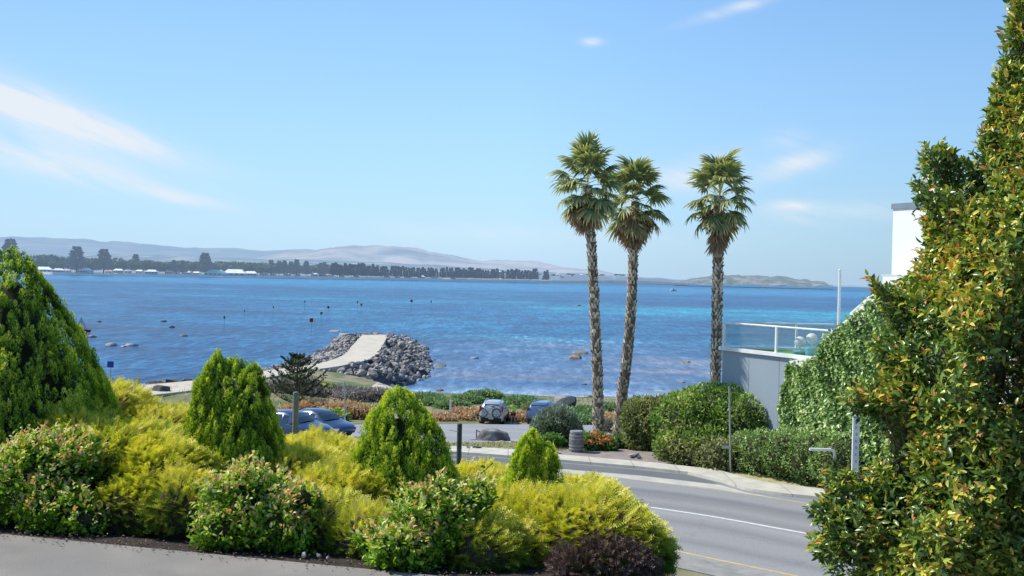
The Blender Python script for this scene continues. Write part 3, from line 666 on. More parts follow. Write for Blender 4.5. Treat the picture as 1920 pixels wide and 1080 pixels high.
# ---- houses on the far shore
fwall = M('far_house_wall', (.66, .62, .56), (.55, .5, .44), .1, .8, emit=tuple(v*.18 for v in HZ)); froofw = M('far_pale_roof', (.85, .86, .86), None, .1, .6, emit=tuple(v*.2 for v in HZ))  # emission on far houses stands in for haze
froofg = M('far_grey_roof', (.42, .44, .47), None, .1, .6, emit=tuple(v*.2 for v in HZ)); froofr = M('far_red_roof', (.45, .26, .2), None, .1, .6, emit=tuple(v*.2 for v in HZ)); froofa = M('far_aqua_roof', (.55, .74, .68), None, .1, .6, emit=tuple(v*.2 for v in HZ)); fwin = M('far_window', (.05, .06, .08), None, 1, .3, emit=tuple(v*.1 for v in HZ))
def house(px, w_, h_, roof, D, label, group=None, base=None):
    p = U(px, base if base else shore_py(px)-4.2, D); e = empty('house', p, label, 'house', group, rs.uniform(-.35, .35)); d_ = w_*.6
    mb = MB(); mb.box((0, 0, h_/2-1), (w_, d_, h_+2)); mb.build('wall', fwall, e)
    r_ = MB(); hr = w_*.18; x, y = w_/2+.6, d_/2+.6
    r_.add([(-x, -y, h_), (x, -y, h_), (x, y, h_), (-x, y, h_), (-x*.6, 0, h_+hr), (x*.6, 0, h_+hr)], [(0, 1, 5, 4), (2, 3, 4, 5), (1, 2, 5), (3, 0, 4), (3, 2, 1, 0)]); r_.build('roof', roof, e)
    for k in range(2 if w_ < 16 else 4):
        wm = MB(); wm.box((-w_/2+w_*(k+.5)/(2 if w_ < 16 else 4), -d_/2-.05, h_*.5), (w_*.12, .1, h_*.4)); wm.build('window', fwin, e)
house(82, 30, 5, froofw, 1920, 'long low house with bright white roof nearest the big conifer')
house(160, 26, 5, froofw, 1960, 'white roofed house between the two tallest far pines')
house(285, 22, 5, froofw, 2100, 'pale roofed house on the beach between far trees')
house(405, 44, 4, froofa, 2250, 'long low shed with pale green roof on the far shore')
house(440, 50, 5, froofw, 2330, 'long bright white building spanning the far beachfront')
house(470, 30, 5, froofw, 2400, 'white building at the end of the long beachfront row')
RF = [froofw, froofg, froofr, froofw, froofg]; RL = ['white roofed', 'grey roofed', 'red roofed', 'white roofed', 'grey roofed']
for i, px in enumerate([110, 125, 205, 222, 240, 262, 275, 318, 330, 352, 368, 495, 512, 538, 558, 590, 604, 618, 640, 668, 725, 745, 765, 790, 815, 850]):
    k = i % 5; house(px, rs.uniform(14, 22), rs.uniform(4, 6.5), RF[k], shD(px)*1.012, 'small '+RL[k]+' house among far shore trees', RL[k]+' houses along the far shore')
for i in range(46):
    px = rs.uniform(70, 700) if i < 24 else rs.uniform(860, 1255); b_ = lerp(px, [0, 300, 500, 700, 900, 1100, 1260], [495, 497, 500, 504, 512, 519, 526])+rs.uniform(-3, 3)
    k = rs.randrange(5); p = U(px, b_, shD(px)*1.33); mb = MB(); q = rs.uniform(12, 20); mb.box((0, 0, 0), (q, 12, 9)); mb.add([(-q*.55, -7, 4.5), (q*.55, -7, 4.5), (q*.55, 7, 4.5), (-q*.55, 7, 4.5), (-q*.3, 0, 8), (q*.3, 0, 8)], [(0, 1, 5, 4), (2, 3, 4, 5), (1, 2, 5), (3, 0, 4)], .5, 1)
    tag(mb.build('house', [fwall, RF[k]], loc=p), 'tiny hazy '+RL[k]+' house on the slope', 'house', RL[k]+' houses on the hazy slope')
# ================================================================ PALMS
m_pbark = MT('palm_bark', [(0, (0.090, 0.069, 0.051)), (.35, (0.298, 0.235, 0.177)), (.7, (0.687, 0.566, 0.453)), (1, (0.900, 0.900, 0.730))], .9, 0)
m_frond = MT('palm_fan', [(0, (0.107, 0.156, 0.075)), (.4, (0.252, 0.310, 0.153)), (.75, (0.627, 0.590, 0.280)), (1, (0.900, 0.900, 0.610))], .5, .3, spec=.4)
m_dead = MT('dead_palm_fan', [(0, (0.155, 0.101, 0.062)), (.5, (0.373, 0.248, 0.155)), (1, (0.652, 0.497, 0.327))], .85, .15, (1.1, 1, .8))
def fan_mesh(seed, dead=False):
    rs_ = random.Random(seed); mb = MB(); Lp = rs_.uniform(.75, 1.0) if not dead else rs_.uniform(.6, .8); sag = .10 if not dead else .25
    c = lambda u: Vector((Lp*u, 0, -sag*u*u))
    for i in range(5):
        a, b = c(i/5), c((i+1)/5); w0, w1 = .035-.018*i/5, .035-.018*(i+1)/5
        mb.add([a+Vector((0, w0, 0)), a+Vector((0, -w0, 0)), a+Vector((0, 0, .02)), b+Vector((0, w1, 0)), b+Vector((0, -w1, 0)), b+Vector((0, 0, .02))], [(0, 3, 5, 2), (1, 2, 5, 4), (0, 1, 4, 3)], .85 if not dead else .6)
    h = c(1); nb = 24 if not dead else 16; spread = 125 if not dead else rs_.uniform(25, 45)
    for k in range(nb):
        a = R(-spread+2*spread*k/(nb-1)+rs_.uniform(-3, 3)); r = (.82 if not dead else .95)*(.72+.28*math.cos(a*.8))*rs_.uniform(.85, 1.08)
        d = Vector((math.cos(a), math.sin(a), 0)); s = Vector((-d.y, d.x, 0)); dr = rs_.uniform(.28, .6) if not dead else rs_.uniform(.1, .3)
        tw = .35*(1 if k % 2 else -1); pts = []
        lift = .28*abs(math.sin(a)) if not dead else 0
        for u, ww in ((.04, .02), (.38, .05), (.66, .04), (.86, .022), (1.0, .003)):
            z = -dr*r*max(0, u-.35)**1.6*2.2-.04*u + lift*u*r*.8
            q = h+d*r*(u-max(0, u-.6)*.35*dr)+Vector((0, 0, z)); pts.append((q+s*ww*1.1+Vector((0, 0, tw*ww)), q-s*ww*1.1-Vector((0, 0, tw*ww))))
        vs = [v for p in pts for v in p]; t0 = rs_.uniform(.1, .55); base = len(mb.v)
        mb.add(vs, [(2*i, 2*i+2, 2*i+3, 2*i+1) for i in range(4)], t0)
        for i in range(5):
            for j in (0, 1): mb.t[base+2*i+j] = min(1, t0+(.1, 0, .05, .25, .45)[i])
    return mb.build('dead_frond' if dead else 'frond', m_dead if dead else m_frond, link=False).data
FANS = [fan_mesh(s) for s in range(5)]; DEAD = [fan_mesh(s+40, True) for s in range(4)]
def palm(label, axis_px, D, crown_py, rpx, seed):
    """axis_px: list of (px, py) down the trunk; crown_py: (centre, skirt bottom)"""
    rs_ = random.Random(seed); base = U(*axis_px[-1], D); root = empty('fan_palm', base, label, 'palm tree', 'fan palms by the roadside')
    A = spline([tuple(U(px, py, D)-base) for px, py in axis_px], 14)[::-1]; N = len(A)
    L = [0]
    for a, b in zip(A, A[1:]): L.append(L[-1]+(b-a).length)
    H = L[-1]; m = D/FPX
    def at(h): return Vector([np.interp(h, L, [p[i] for p in A]) for i in range(3)])
    def rad(h): return (np.interp(h, [0, .6, 2, H*.6, H], rpx)*m)
    tr = MB(); hs = np.arange(0, H, .35); tr.tube([at(h) for h in hs], [rad(h)*.9 for h in hs], 14, tint=.12)
    h = .15; k = 0
    while h < H-.3:                      # old leaf bases in a rough criss-cross spiral
        n_ = 9; r = rad(h)*.88; d = rs_.uniform(0, .5)
        for j in range(n_):
            if rs_.random() < .1: continue
            a = 2*math.pi*(j+.5*(k % 2)+d*.3+rs_.uniform(-.12, .12))/n_; o_ = Vector((math.cos(a), math.sin(a), 0)); s_ = Vector((-o_.y, o_.x, 0)); c_ = at(h)+o_*r
            w_ = r*.36*rs_.uniform(.7, 1.25); hh = rs_.uniform(.14, .26); out = rs_.uniform(.03, .10); zz = Vector((0, 0, 1)); sk = s_*rs_.uniform(-.07, .07)
            t_ = rs_.choice([.3, .6, .7, .8, 1, .95]); q = len(tr.v)
            tr.add([c_-s_*w_, c_+s_*w_, c_+s_*w_*.55+zz*hh+o_*out+sk, c_-s_*w_*.55+zz*hh+o_*out+sk, c_+zz*hh*.8-o_*.02], [(0, 1, 2, 3), (1, 4, 2), (3, 4, 0), (3, 2, 4)], t_)
            tr.t[q+4] = .0; tr.t[q] = t_*.6; tr.t[q+1] = t_*.6
        h += .175; k += 1
    tr.build('trunk', m_pbark, root)
    cz = U(axis_px[0][0], crown_py[0], D).z-base.z; sz = U(axis_px[0][0], crown_py[1], D).z-base.z
    top = at(H); 
    NF = 38
    for i in range(NF):
        u = i/(NF-1); el_ = 86-122*u**.9+rs_.uniform(-9, 9); a = i*2.39996+rs_.uniform(-.3, .3)
        p = Vector((top.x, top.y, cz+.5-1.3*u))
        o_ = bpy.data.objects.new('frond', FANS[rs_.randrange(5)]); COL.objects.link(o_); o_.parent = root
        e = R(el_); d = Vector((math.cos(a)*math.cos(e), math.sin(a)*math.cos(e), math.sin(e)))
        zaxis = Vector((0, 0, 1)) if abs(d.z) < .96 else Vector((-math.cos(a), -math.sin(a), .2)); y_ = zaxis.cross(d).normalized(); z_ = d.cross(y_)
        o_.matrix_local = Matrix.Translation(p) @ Matrix(((d.x, y_.x, z_.x), (d.y, y_.y, z_.y), (d.z, y_.z, z_.z))).to_4x4() @ Matrix.Rotation(rs_.uniform(-.5, .5), 4, 'X') @ Matrix.Scale(rs_.uniform(1.0, 1.32), 4)
    for i in range(46):
        u = i/45; a = i*2.39996+rs_.uniform(-.4, .4); e = R(-34-48*u**.6+rs_.uniform(-8, 6)); p = Vector((top.x, top.y, cz-.15-(cz-.15-sz-1.6)*u))
        o_ = bpy.data.objects.new('dead_frond', DEAD[rs_.randrange(4)]); COL.objects.link(o_); o_.parent = root
        d = Vector((math.cos(a)*math.cos(e), math.sin(a)*math.cos(e), math.sin(e))); y_ = Vector((0, 0, 1)).cross(d).normalized(); z_ = d.cross(y_)
        o_.matrix_local = Matrix.Translation(p) @ Matrix(((d.x, y_.x, z_.x), (d.y, y_.y, z_.y), (d.z, y_.z, z_.z))).to_4x4() @ Matrix.Rotation(rs_.uniform(-.6, .6), 4, 'X') @ Matrix.Scale(rs_.uniform(.9, 1.25), 4)
    return root
palm('tallest fan palm, next to a second palm, straight shaggy trunk', [(1101, 340), (1106, 420), (1112, 520), (1117, 640), (1121, 740), (1124, 845)], 50, (340, 432), [12.5, 11.5, 10.2, 9, 8], 1)
palm('middle fan palm with a curved trunk and patchy brown skirt', [(1191, 375), (1188, 450), (1186, 520), (1182, 600), (1175, 680), (1166, 750), (1157, 845)], 53, (372, 462), [12.5, 11.5, 10.2, 9.2, 8], 2)
palm('fan palm standing apart, rising from the big rounded bush', [(1349, 360), (1347, 450), (1345, 560), (1343, 650), (1341, 730), (1340, 850)], 51.5, (365, 470), [11, 10.5, 9.8, 9.6, 9], 3)

# ================================================================ SHRUBS
def blobs(name, label, cat, group, B, dens, ls, mat, core, seed, zmin=None, dirup=.25, lw=.5, kind=None, rough=.12):
    """leafy mass over a list of ellipsoids (centre, radii)"""
    global rng
    rng = np.random.default_rng(seed); loc = Vector((B[0][0][0], B[0][0][1], ground(B[0][0][0], B[0][0][1]))); root = empty(name, loc, label, cat, group, kind=kind)
    PP = []; DD = []; TT = []
    for c, r in B:
        c = np.array(c, float); r = np.array(r, float); area = 4*math.pi*((r[0]*r[1])**1.6/3+(r[0]*r[2])**1.6/3+(r[1]*r[2])**1.6/3)**(1/1.6); k = int(area*dens)
        d = rnd(k); w_ = wob(d*1.0+c[None, :], 1.3/max(.3, r.mean()), seed); depth = rng.uniform(-.28, 1, k)
        P = c+d*r*(1+rough*w_[:, None]-.10*np.maximum(0, -depth)[:, None]*2+rng.normal(size=(k, 1))*.035)
        keep = np.ones(k, bool)
        for c2_, r2_ in B:
            c2_ = np.array(c2_); r2_ = np.array(r2_)
            if np.allclose(c2_, c): continue
            keep &= (((P-c2_)/r2_)**2).sum(1) > .72
        if zmin is not None: keep &= P[:, 2] > zmin
        nrm = unit(d/r); T = .42+.22*w_+.13*nrm[:, 2]+rng.normal(size=k)*.16
        PP.append(P[keep]); DD.append((nrm*.7+rng.normal(size=(k, 3))*.55+np.array([0, 0, dirup]))[keep]); TT.append(T[keep])
    P = np.concatenate(PP); D_ = np.concatenate(DD); T = np.concatenate(TT).clip(0, 1)
    nn = unit(D_)*.3+rng.normal(size=P.shape)*.6+np.array([0, 0, .7])
    leaves('foliage', fol(loc, P), D_, nn, ls*rng.uniform(.7, 1.3, len(P)), ls*lw*rng.uniform(.7, 1.3, len(P)), T, mat, root)
    mb = MB()
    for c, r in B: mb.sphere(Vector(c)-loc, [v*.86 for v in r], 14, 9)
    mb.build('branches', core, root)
    return root
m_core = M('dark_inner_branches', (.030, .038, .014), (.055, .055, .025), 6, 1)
m_coreb = M('brown_inner_twigs', (.05, .032, .022), (.10, .07, .05), 9, 1)
f_bush = MT('bush_leaf', [(0, (0.057, 0.115, 0.030)), (.4, (0.171, 0.310, 0.064)), (.7, (0.369, 0.517, 0.130)), (1, (0.900, 0.853, 0.362))], .4, .3)
f_olive = MT('olive_bush_leaf', [(0, (0.054, 0.090, 0.026)), (.4, (0.180, 0.234, 0.072)), (.7, (0.396, 0.396, 0.180)), (1, (0.756, 0.684, 0.432))], .5, .3)
f_grey = MT('silver_leaf', [(0, (0.086, 0.129, 0.086)), (.5, (0.259, 0.328, 0.241)), (1, (0.655, 0.724, 0.586))], .5, .2, (1.1, 1.2, .9))
f_green = MT('fresh_green_leaf', [(0, (0.042, 0.126, 0.028)), (.5, (0.126, 0.308, 0.070)), (1, (0.350, 0.532, 0.182))], .5, .3)
f_dune = MT('dune_shrub_leaf', [(0, (0.080, 0.160, 0.064)), (.5, (0.208, 0.368, 0.144)), (1, (0.448, 0.576, 0.288))], .7, .2)
f_orange = MT('orange_scrub', [(0, (0.301, 0.184, 0.094)), (.5, (0.675, 0.443, 0.230)), (1, (0.900, 0.775, 0.497))], .8, .2, (1.2, 1, .8))
f_deadg = MT('grey_dead_scrub', [(0, (0.192, 0.156, 0.132)), (.5, (0.432, 0.372, 0.336)), (1, (0.660, 0.600, 0.540))], .9, .1, (1, 1, 1))
f_ivy = MT('ivy_leaf', [(0, (0.068, 0.130, 0.047)), (.4, (0.245, 0.391, 0.118)), (.75, (0.519, 0.679, 0.260)), (1, (0.900, 0.900, 0.614))], .35, .2)
def E(px, py, D, rx, ry, rz):      # ellipsoid whose centre is seen at px, py and D metres off; radii in metres
    return (tuple(U(px, py, D)), (rx, ry, rz))
blobs('rounded_bush', 'big rounded green bush at the foot of the third palm', 'bush', None, [E(1345, 795, 46.5, 2.3, 1.8, 1.9), E(1290, 800, 46.5, 1.8, 1.6, 1.5), E(1385, 800, 45.5, 1.5, 1.4, 1.4), E(1330, 840, 45, 2.4, 1.4, 1.0)], 150, .17, f_bush, m_core, 21)
blobs('rounded_bush', 'olive green bush between the middle palm and the bigger bush', 'bush', None, [E(1205, 785, 48, 1.0, 1.1, 1.0), E(1240, 795, 47.5, 1.1, 1.1, 1.25), E(1215, 815, 48, 1.2, 1.0, .8)], 150, .17, f_olive, m_core, 22)
blobs('scrub_bush', 'yellowish scrubby bush spilling over the kerb below the big bush', 'bush', None, [E(1275, 850, 44.5, 1.0, .9, .8), E(1315, 860, 44, 1.3, .9, .85), E(1360, 862, 43, 1.2, .9, .8), E(1300, 830, 45.2, 1.5, .9, .9)], 150, .15, f_olive, m_core, 23)
blobs('low_hedge', 'low leafy hedge beside the dry verge under the ivy wall', 'hedge', None, [E(1400, 855, 43, .9, .9, 1.0), E(1440, 855, 42, 1.1, .9, 1.05), E(1485, 855, 41, 1.2, .9, 1.05), E(1535, 862, 40, 1.3, .9, 1.1), E(1590, 870, 39, 1.4, 1, 1.1)], 170, .13, f_ivy, m_core, 24)
blobs('silver_bush', 'silvery grey green bush beside the wooden barrel', 'bush', None, [E(1043, 800, 51, 1.05, .9, .95), E(1025, 808, 51, .8, .8, .75), E(1063, 812, 51, .75, .7, .75)], 210, .20, f_grey, m_core, 25, dirup=.9, lw=.28)
for i, (px, py, D, r, lab, mt_) in enumerate([(1035, 826, 49.5, .5, 'fresh green clump at the foot of the silvery bush', f_green), (1182, 832, 50, .75, 'green leafy clump under the middle palm', f_green), (1215, 832, 49, .75, 'bright green clump beside the olive bush', f_green), (1150, 828, 51, .5, 'green clump between the two palm bases', f_green), (1140, 800, 56, .55, 'pale dry clump between the palm trunks', f_deadg)]):
    blobs('ground_plant', lab, 'plant', None, [E(px, py, D, r, r*.8, r*.55), E(px+10, py+2, D, r*.7, r*.7, r*.45)], 170, .17, mt_, m_core, 30+i, dirup=.6)
# orange flower bed behind the low timber edge
fb = blobs('flowering_shrub', 'clump of orange flowers beside the barrel', 'flowers', None, [E(1102, 833, 47, .45, .6, .5), E(1122, 831, 47.5, .6, .6, .45), E(1140, 836, 47, .4, .5, .32)], 200, .15, f_green, m_core, 36)
f_flow = MT('orange_petal', [(0, (.62, .14, .04)), (1, (.8, .36, .10))], .5, .2, (1, .8, .6)); P = []
for k in range(70):
    b_ = random.choice([E(1108, 830, 46.8, .5, .6, .5), E(1124, 827, 47.3, .55, .6, .46), E(1140, 832, 47, .35, .5, .32)]); d = Vector((random.gauss(0, 1), -abs(random.gauss(0, 1)), abs(random.gauss(0, .9)))).normalized()
    c_ = Vector(b_[0])+Vector((d.x*b_[1][0], d.y*b_[1][1], d.z*b_[1][2]))*1.03
    for j in range(5): P.append(c_+Vector((random.gauss(0, .03), random.gauss(0, .03), random.gauss(0, .03))))
P = np.array([tuple(p) for p in P]); leaves('blossom', fol(fb.location, P), rng.normal(size=P.shape), rng.normal(size=P.shape), .11, .09, rng.uniform(0, 1, len(P)), f_flow, fb)
m_timber = M('weathered_timber', (.30, .26, .22), (.17, .15, .13), 4, .9, .4, 25, stretch=(1, 1, .3))
def log_(name, p, q, r, label, cat, mat, flat=.8):
    mb = MB(); p, q = Vector(p), Vector(q); n_ = 7; mb.tube([p.lerp(q, i/(n_-1))+Vector((0, 0, .03*math.sin(i*1.9))) for i in range(n_)], [r*(.85+.12*math.sin(i*2.1+1)) for i in range(n_)], 10); c_ = (p+q)/2
    mb.v = [(v[0]-c_.x, v[1]-c_.y, v[2]-c_.z+r) for v in mb.v]; o = mb.build(name, mat, smooth=False, loc=c_); return tag(o, label, cat)
log_('timber_edging', G(1118, 848), G(1155, 846), .13, 'short dark timber edging in front of the orange flowers', 'log', m_timber)
rock('garden_rock', m_rock_b, G(1143, 843)+Vector((0, 0, .15)), (.45, .35, .28), 'tan rock at the end of the orange flower clump', 'rock', None, 3)
# dune vegetation behind the car park
DS = [(822, 765, 88, 1.6, .7), (848, 768, 86, 1.4, .75), (872, 760, 90, 1.4, .7), (897, 757, 92, 1.5, .9), (915, 753, 93, 1.2, .9), (985, 762, 88, 1.5, .9), (1005, 765, 86, 1.2, .7), (965, 765, 90, 1.1, .7), (1095, 768, 84, 1.5, .7), (1112, 775, 82, 1.3, .6), (1140, 765, 86, 1.2, .8), (1145, 778, 80, 1.2, .6), (1075, 772, 84, 1.0, .5), (800, 758, 90, 1.5, .8)]
for i, (px, py, D, r, h) in enumerate(DS):
    g = ground(U(px, py, D).x, D); c = U(px, py, D)
    h *= .62
    blobs('dune_shrub', 'low green shrub on the sand between car park and beach', 'shrub', 'green dune shrubs along the beach', [((c.x, c.y, g+h*.45), (r, 1.2, h)), ((c.x+r*.6, c.y+.4, g+h*.3), (r*.6, 1, h*.7))], 60, .24, f_dune, m_core, 50+i)
for i, (px, py, D, r, h, mt_, lab) in enumerate([(600, 772, 80, 2.6, 1.0, f_orange, 'orange brown scrub clump behind the parked dark cars'), (650, 775, 78, 2.4, 1.1, f_orange, 'orange brown scrub clump beside the thin pale pole'), (570, 778, 80, 1.6, .8, f_orange, 'small orange scrub clump under the young pine'), (625, 782, 74, 1.0, .7, f_bush, 'dark green tuft among the orange scrub'),
      (640, 748, 92, 3.4, .9, f_deadg, 'grey leafless scrub below the breakwater rocks'), (690, 752, 90, 2.8, .9, f_deadg, 'grey leafless scrub behind the second golden conifer from the road'), (600, 746, 93, 1.9, .9, f_bush, 'green scrub mound below the breakwater rocks'), (565, 750, 92, 2.0, 1.3, f_deadg, 'grey scrub behind the young pine'), (530, 755, 92, 2.4, .8, f_deadg, 'pale scrub left of the young pine trunk'), (710, 748, 92, 1.1, .7, f_dune, 'small green tuft at the edge of the grey scrub'),
      (880, 778, 81, 1.5, .6, f_orange, 'dry tan grass clump left of the parked silver vehicle'), (895, 785, 80, 1.4, .5, f_orange, 'second dry tan grass clump by the silver vehicle'), (980, 783, 80, 1.5, .45, f_orange, 'dry grass behind the person in the green shirt'), (830, 787, 79, 1.2, .35, f_orange, 'thin dry grass strip at the car park edge'), (1150, 770, 76, .8, .9, f_orange, 'rusty orange shrub seen between the two palm trunks'), (1085, 785, 78, 1.4, .6, f_dune, 'flat green shrub left of the tallest palm')]):
    h *= .72; c = U(px, py, D); g = ground(c.x, D)
    blobs('scrub', lab, 'shrub', None, [((c.x, c.y, g+h*.45), (r, 1.3, h)), ((c.x-r*.5, c.y-.3, g+h*.35), (r*.55, 1, h*.75)), ((c.x+r*.55, c.y+.2, g+h*.4), (r*.5, .9, h*.6))], 70, .26, mt_, m_coreb if mt_ in (f_orange, f_deadg) else m_core, 80+i, rough=.3)
def bank(name, label, cat, poly, dens, ls, mat, seed, hgt=.25):
    """countless tufts over a patch of ground"""
    global rng
    rng = np.random.default_rng(seed); xs_ = [p[0] for p in poly]; ys_ = [p[1] for p in poly]; P = []; n_ = int((max(xs_)-min(xs_))*(max(ys_)-min(ys_))*dens)
    for _ in range(n_):
        x, y = rng.uniform(min(xs_), max(xs_)), rng.uniform(min(ys_), max(ys_))
        if in_poly(x, y, poly): P.append((x, y, ground(x, y)+rng.uniform(0, .05)))
    P = np.array(P); D_ = rng.normal(size=P.shape)*.5+np.array([0, 0, 1]); return tag(leaves(name, P, D_, rng.normal(size=P.shape), rng.uniform(.5, 1.2, len(P))*ls, ls*.2, rng.uniform(0, 1, len(P)), mat), label, cat, kind='stuff')
f_grass = MT('verge_grass', [(0, (.10, .15, .03)), (.5, (.22, .26, .07)), (1, (.45, .40, .18))], .7, .2)
f_straw = MT('straw_grass', [(0, (.40, .36, .13)), (1, (.66, .58, .30))], .8, .2)
bank('grass', 'thin green verge grass around the boulder', 'grass', gp([(760, 838), (870, 842), (1050, 857), (1080, 848), (1000, 834), (940, 831), (860, 832)]), 45, .13, f_grass, 5)
bank('dry_grass', 'pale dry grass between kerb and low hedge', 'grass', gp([(1350, 888), (1400, 902), (1450, 912), (1540, 922), (1600, 920), (1560, 900), (1450, 890), (1380, 884)]), 60, .07, f_straw, 6)
bank('sand_tussocks', 'sparse tussocks on the dune behind the beach', 'grass', [(-14, 80), (40, 80), (40, 95), (-14, 97)], 3.0, .3, f_dune, 7)
bank('bank_grass', 'rough grass on the bank behind the cars', 'grass', [(-60, 70), (-8, 80), (-12, 100), (-60, 84)], 3.0, .35, f_straw, 8)
# young norfolk pine with upswept branches
f_np = MT('young_pine_needle', [(0, (.02, .035, .015)), (.5, (.06, .09, .035)), (1, (.16, .19, .08))], .6, .15)
def young_pine():
    base = U(556, 775, 82); base.z = ground(base.x, base.y); root = empty('young_pine', base, 'young dark pine with upswept tiers below the breakwater', 'pine tree'); H = U(556, 668, 82).z-base.z
    t = MB(); t.tube([(0, 0, 0), (0, 0, H*.6), (.05, 0, H*.97)], [.16, .09, .02], 8); rs_ = random.Random(9); P = []; D_ = []; T = []
    for k in range(7):
        z = H*(.14+.80*k/6); ln = (2.1*(1-k/6)**.7+.55); nbr = 5
        for j in range(nbr):
            a = 2*math.pi*(j+.5*(k % 2)+rs_.uniform(-.15, .15))/nbr; o_ = Vector((math.cos(a), math.sin(a), 0)); L_ = ln*rs_.uniform(.8, 1.1); pts = [Vector((0, 0, z))+o_*L_*u+Vector((0, 0, L_*(.1*u+.5*u*u))) for u in np.linspace(0, 1, 6)]
            t.tube(pts, [.04, .035, .03, .022, .015, .008], 5)
            for u in np.linspace(.25, 1, 13):
                c_ = Vector([np.interp(u*5, range(6), [p[i] for p in pts]) for i in range(3)])
                s_ = Vector((-o_.y, o_.x, 0))
                for q in range(7):
                    sp = (rs_.random()-.5)*.75*math.sin(u*2.6)**.6; c2 = c_+s_*sp+Vector((0, 0, abs(sp)*.3+rs_.uniform(-.04, .05))); P.append(tuple(c2)); d = o_*.5+s_*sp*2+Vector((rs_.gauss(0, .3), rs_.gauss(0, .3), .5)); D_.append(tuple(d)); T.append(rs_.uniform(0, .8))
    t.build('trunk', fbark0, root); leaves('foliage', np.array(P), np.array(D_), rng.normal(size=(len(P), 3)), .24, .09, np.array(T), f_np, root)
fbark0 = M('pine_bark', (.12, .10, .08), (.07, .06, .05), 5, .9)
young_pine()
# ================================================================ BUILDING, TERRACE, IVY
m_bwhite = M('white_render', (.86, .85, .83), (.80, .79, .77), .8, .8, .05, 30)
m_bgrey = M('grey_painted_wall', (.30, .36, .42), (.275, .33, .385), .5, .8, .1, 12, c3=(.285, .34, .40), scale3=.8)
m_cap = M('white_wall_coping', (.78, .78, .78), None, 2, .6)
m_fascia = M('blue_grey_fascia', (.22, .28, .34), None, 2, .5)
m_metal = M('white_metal_rail', (.82, .82, .82), None, 2, .35)
def glassm(name, col, tr, rough=.05):
    m, n, l, b, o = nt(name); b.inputs['Base Color'].default_value = c4(col); b.inputs['Roughness'].default_value = rough
    t = n.new('ShaderNodeBsdfTransparent'); t.inputs[0].default_value = (.92, .96, .96, 1); ms = n.new('ShaderNodeMixShader'); ms.inputs[0].default_value = tr
    l.new(b.outputs[0], ms.inputs[1]); l.new(t.outputs[0], ms.inputs[2]); l.new(ms.outputs[0], o.inputs[0]); return m
m_bglass = glassm('tinted_balustrade_glass', (.32, .38, .40), .90)
TZ = 5.0
A_ = Zp(1355, 650, TZ); A_ = A_*1; Bc = Zp(1482, 664, TZ); dirAB = (Bc-A_).normalized()
C_ = A_+dirAB*12.5; nout = Vector((dirAB.y, -dirAB.x, 0))          # points towards the road, away from the terrace
nin = -nout
if nin.x < 0: nout, nin = nin, nout
Dk = A_+Vector((1, .12, 0)).normalized()*8.0
terr = empty('terrace', (A_.x, A_.y, -1), 'raised terrace with grey painted wall and tinted glass balustrade', 'terrace'); T0 = terr.location
def loc_(p): return Vector(p)-T0
P4 = [A_, C_, C_+nin*9, Dk+nin*2]
mb = MB(); ring = [loc_((p.x, p.y, 0)) for p in P4]
mb.add([(p.x, p.y, -1.5) for p in ring]+[(p.x, p.y, TZ-T0.z-.16) for p in ring], [(0, 3, 2, 1), (4, 5, 6, 7)]+[(i, (i+1) % 4, 4+(i+1) % 4, 4+i) for i in range(4)]); mb.build('wall', m_bgrey, terr)
mb = MB()
for a, b in ((A_, C_), (A_, Dk+nin*0)):
    d = (b-a).normalized(); s = Vector((-d.y, d.x, 0))*.14; a2, b2 = a-d*.14, b
    q = [loc_(v) for v in (a2-s, b2-s, b2+s, a2+s)]; dz = .003 if b is C_ else 0
    mb.add([(v.x, v.y, v.z-.16+dz) for v in q]+[(v.x, v.y, v.z+dz) for v in q], [(3, 2, 1, 0), (4, 5, 6, 7), (0, 1, 5, 4), (1, 2, 6, 5), (2, 3, 7, 6), (3, 0, 4, 7)])
mb.build('coping', m_cap, terr)
m_turf = M('artificial_turf', (.07, .30, .05), (.05, .24, .04), 8, .9, .3, 90)
mb = MB(); q = [A_+nin*.3+dirAB*.2, C_+nin*.2, C_+nin*8.8, Dk+nin*1.8]; mb.poly([loc_((p.x, p.y, TZ-.10)) for p in q]); mb.build('turf_floor', m_turf, terr)
mb = MB(); HR = 1.15
def fence_run(a, b, posts, nm):
    d = (b-a).normalized(); r = MB(); r.tube([loc_(a+Vector((0, 0, HR))), loc_(b+Vector((0, 0, HR)))], .045, 8); r.build('handrail', m_metal, terr)
    for t in posts:
        p = a.lerp(b, t); k = MB(); lp = loc_(p); k.box((lp.x, lp.y, lp.z+HR/2), (.09, .09, HR), math.atan2(d.y, d.x)); k.build('post', m_metal, terr)
    ts = list(posts)
    for t0_, t1_ in zip(ts, ts[1:]):
        g = MB(); p, q = loc_(a.lerp(b, t0_)+d*.08), loc_(a.lerp(b, t1_)-d*.08); s = Vector((-d.y, d.x, 0))*.006
        g.add([p-s+Vector((0, 0, .08)), q-s+Vector((0, 0, .08)), q+s+Vector((0, 0, .08)), p+s+Vector((0, 0, .08)), p-s+Vector((0, 0, HR-.06)), q-s+Vector((0, 0, HR-.06)), q+s+Vector((0, 0, HR-.06)), p+s+Vector((0, 0, HR-.06))], [(3, 2, 1, 0), (4, 5, 6, 7), (0, 1, 5, 4), (1, 2, 6, 5), (2, 3, 7, 6), (3, 0, 4, 7)]); g.build('glass_panel', m_bglass, terr)
up0 = Vector((0, 0, 0))
F0 = A_+dirAB*.1; F1 = C_
tp = ((Zp(1456, 661, TZ)-F0).length)/(F1-F0).length
fence_run(F0, F1, [0, tp, min(.95, tp*2.2), .99], 'a')
fence_run(F0, Dk, [0, .45, .86, 1.0], 'b')
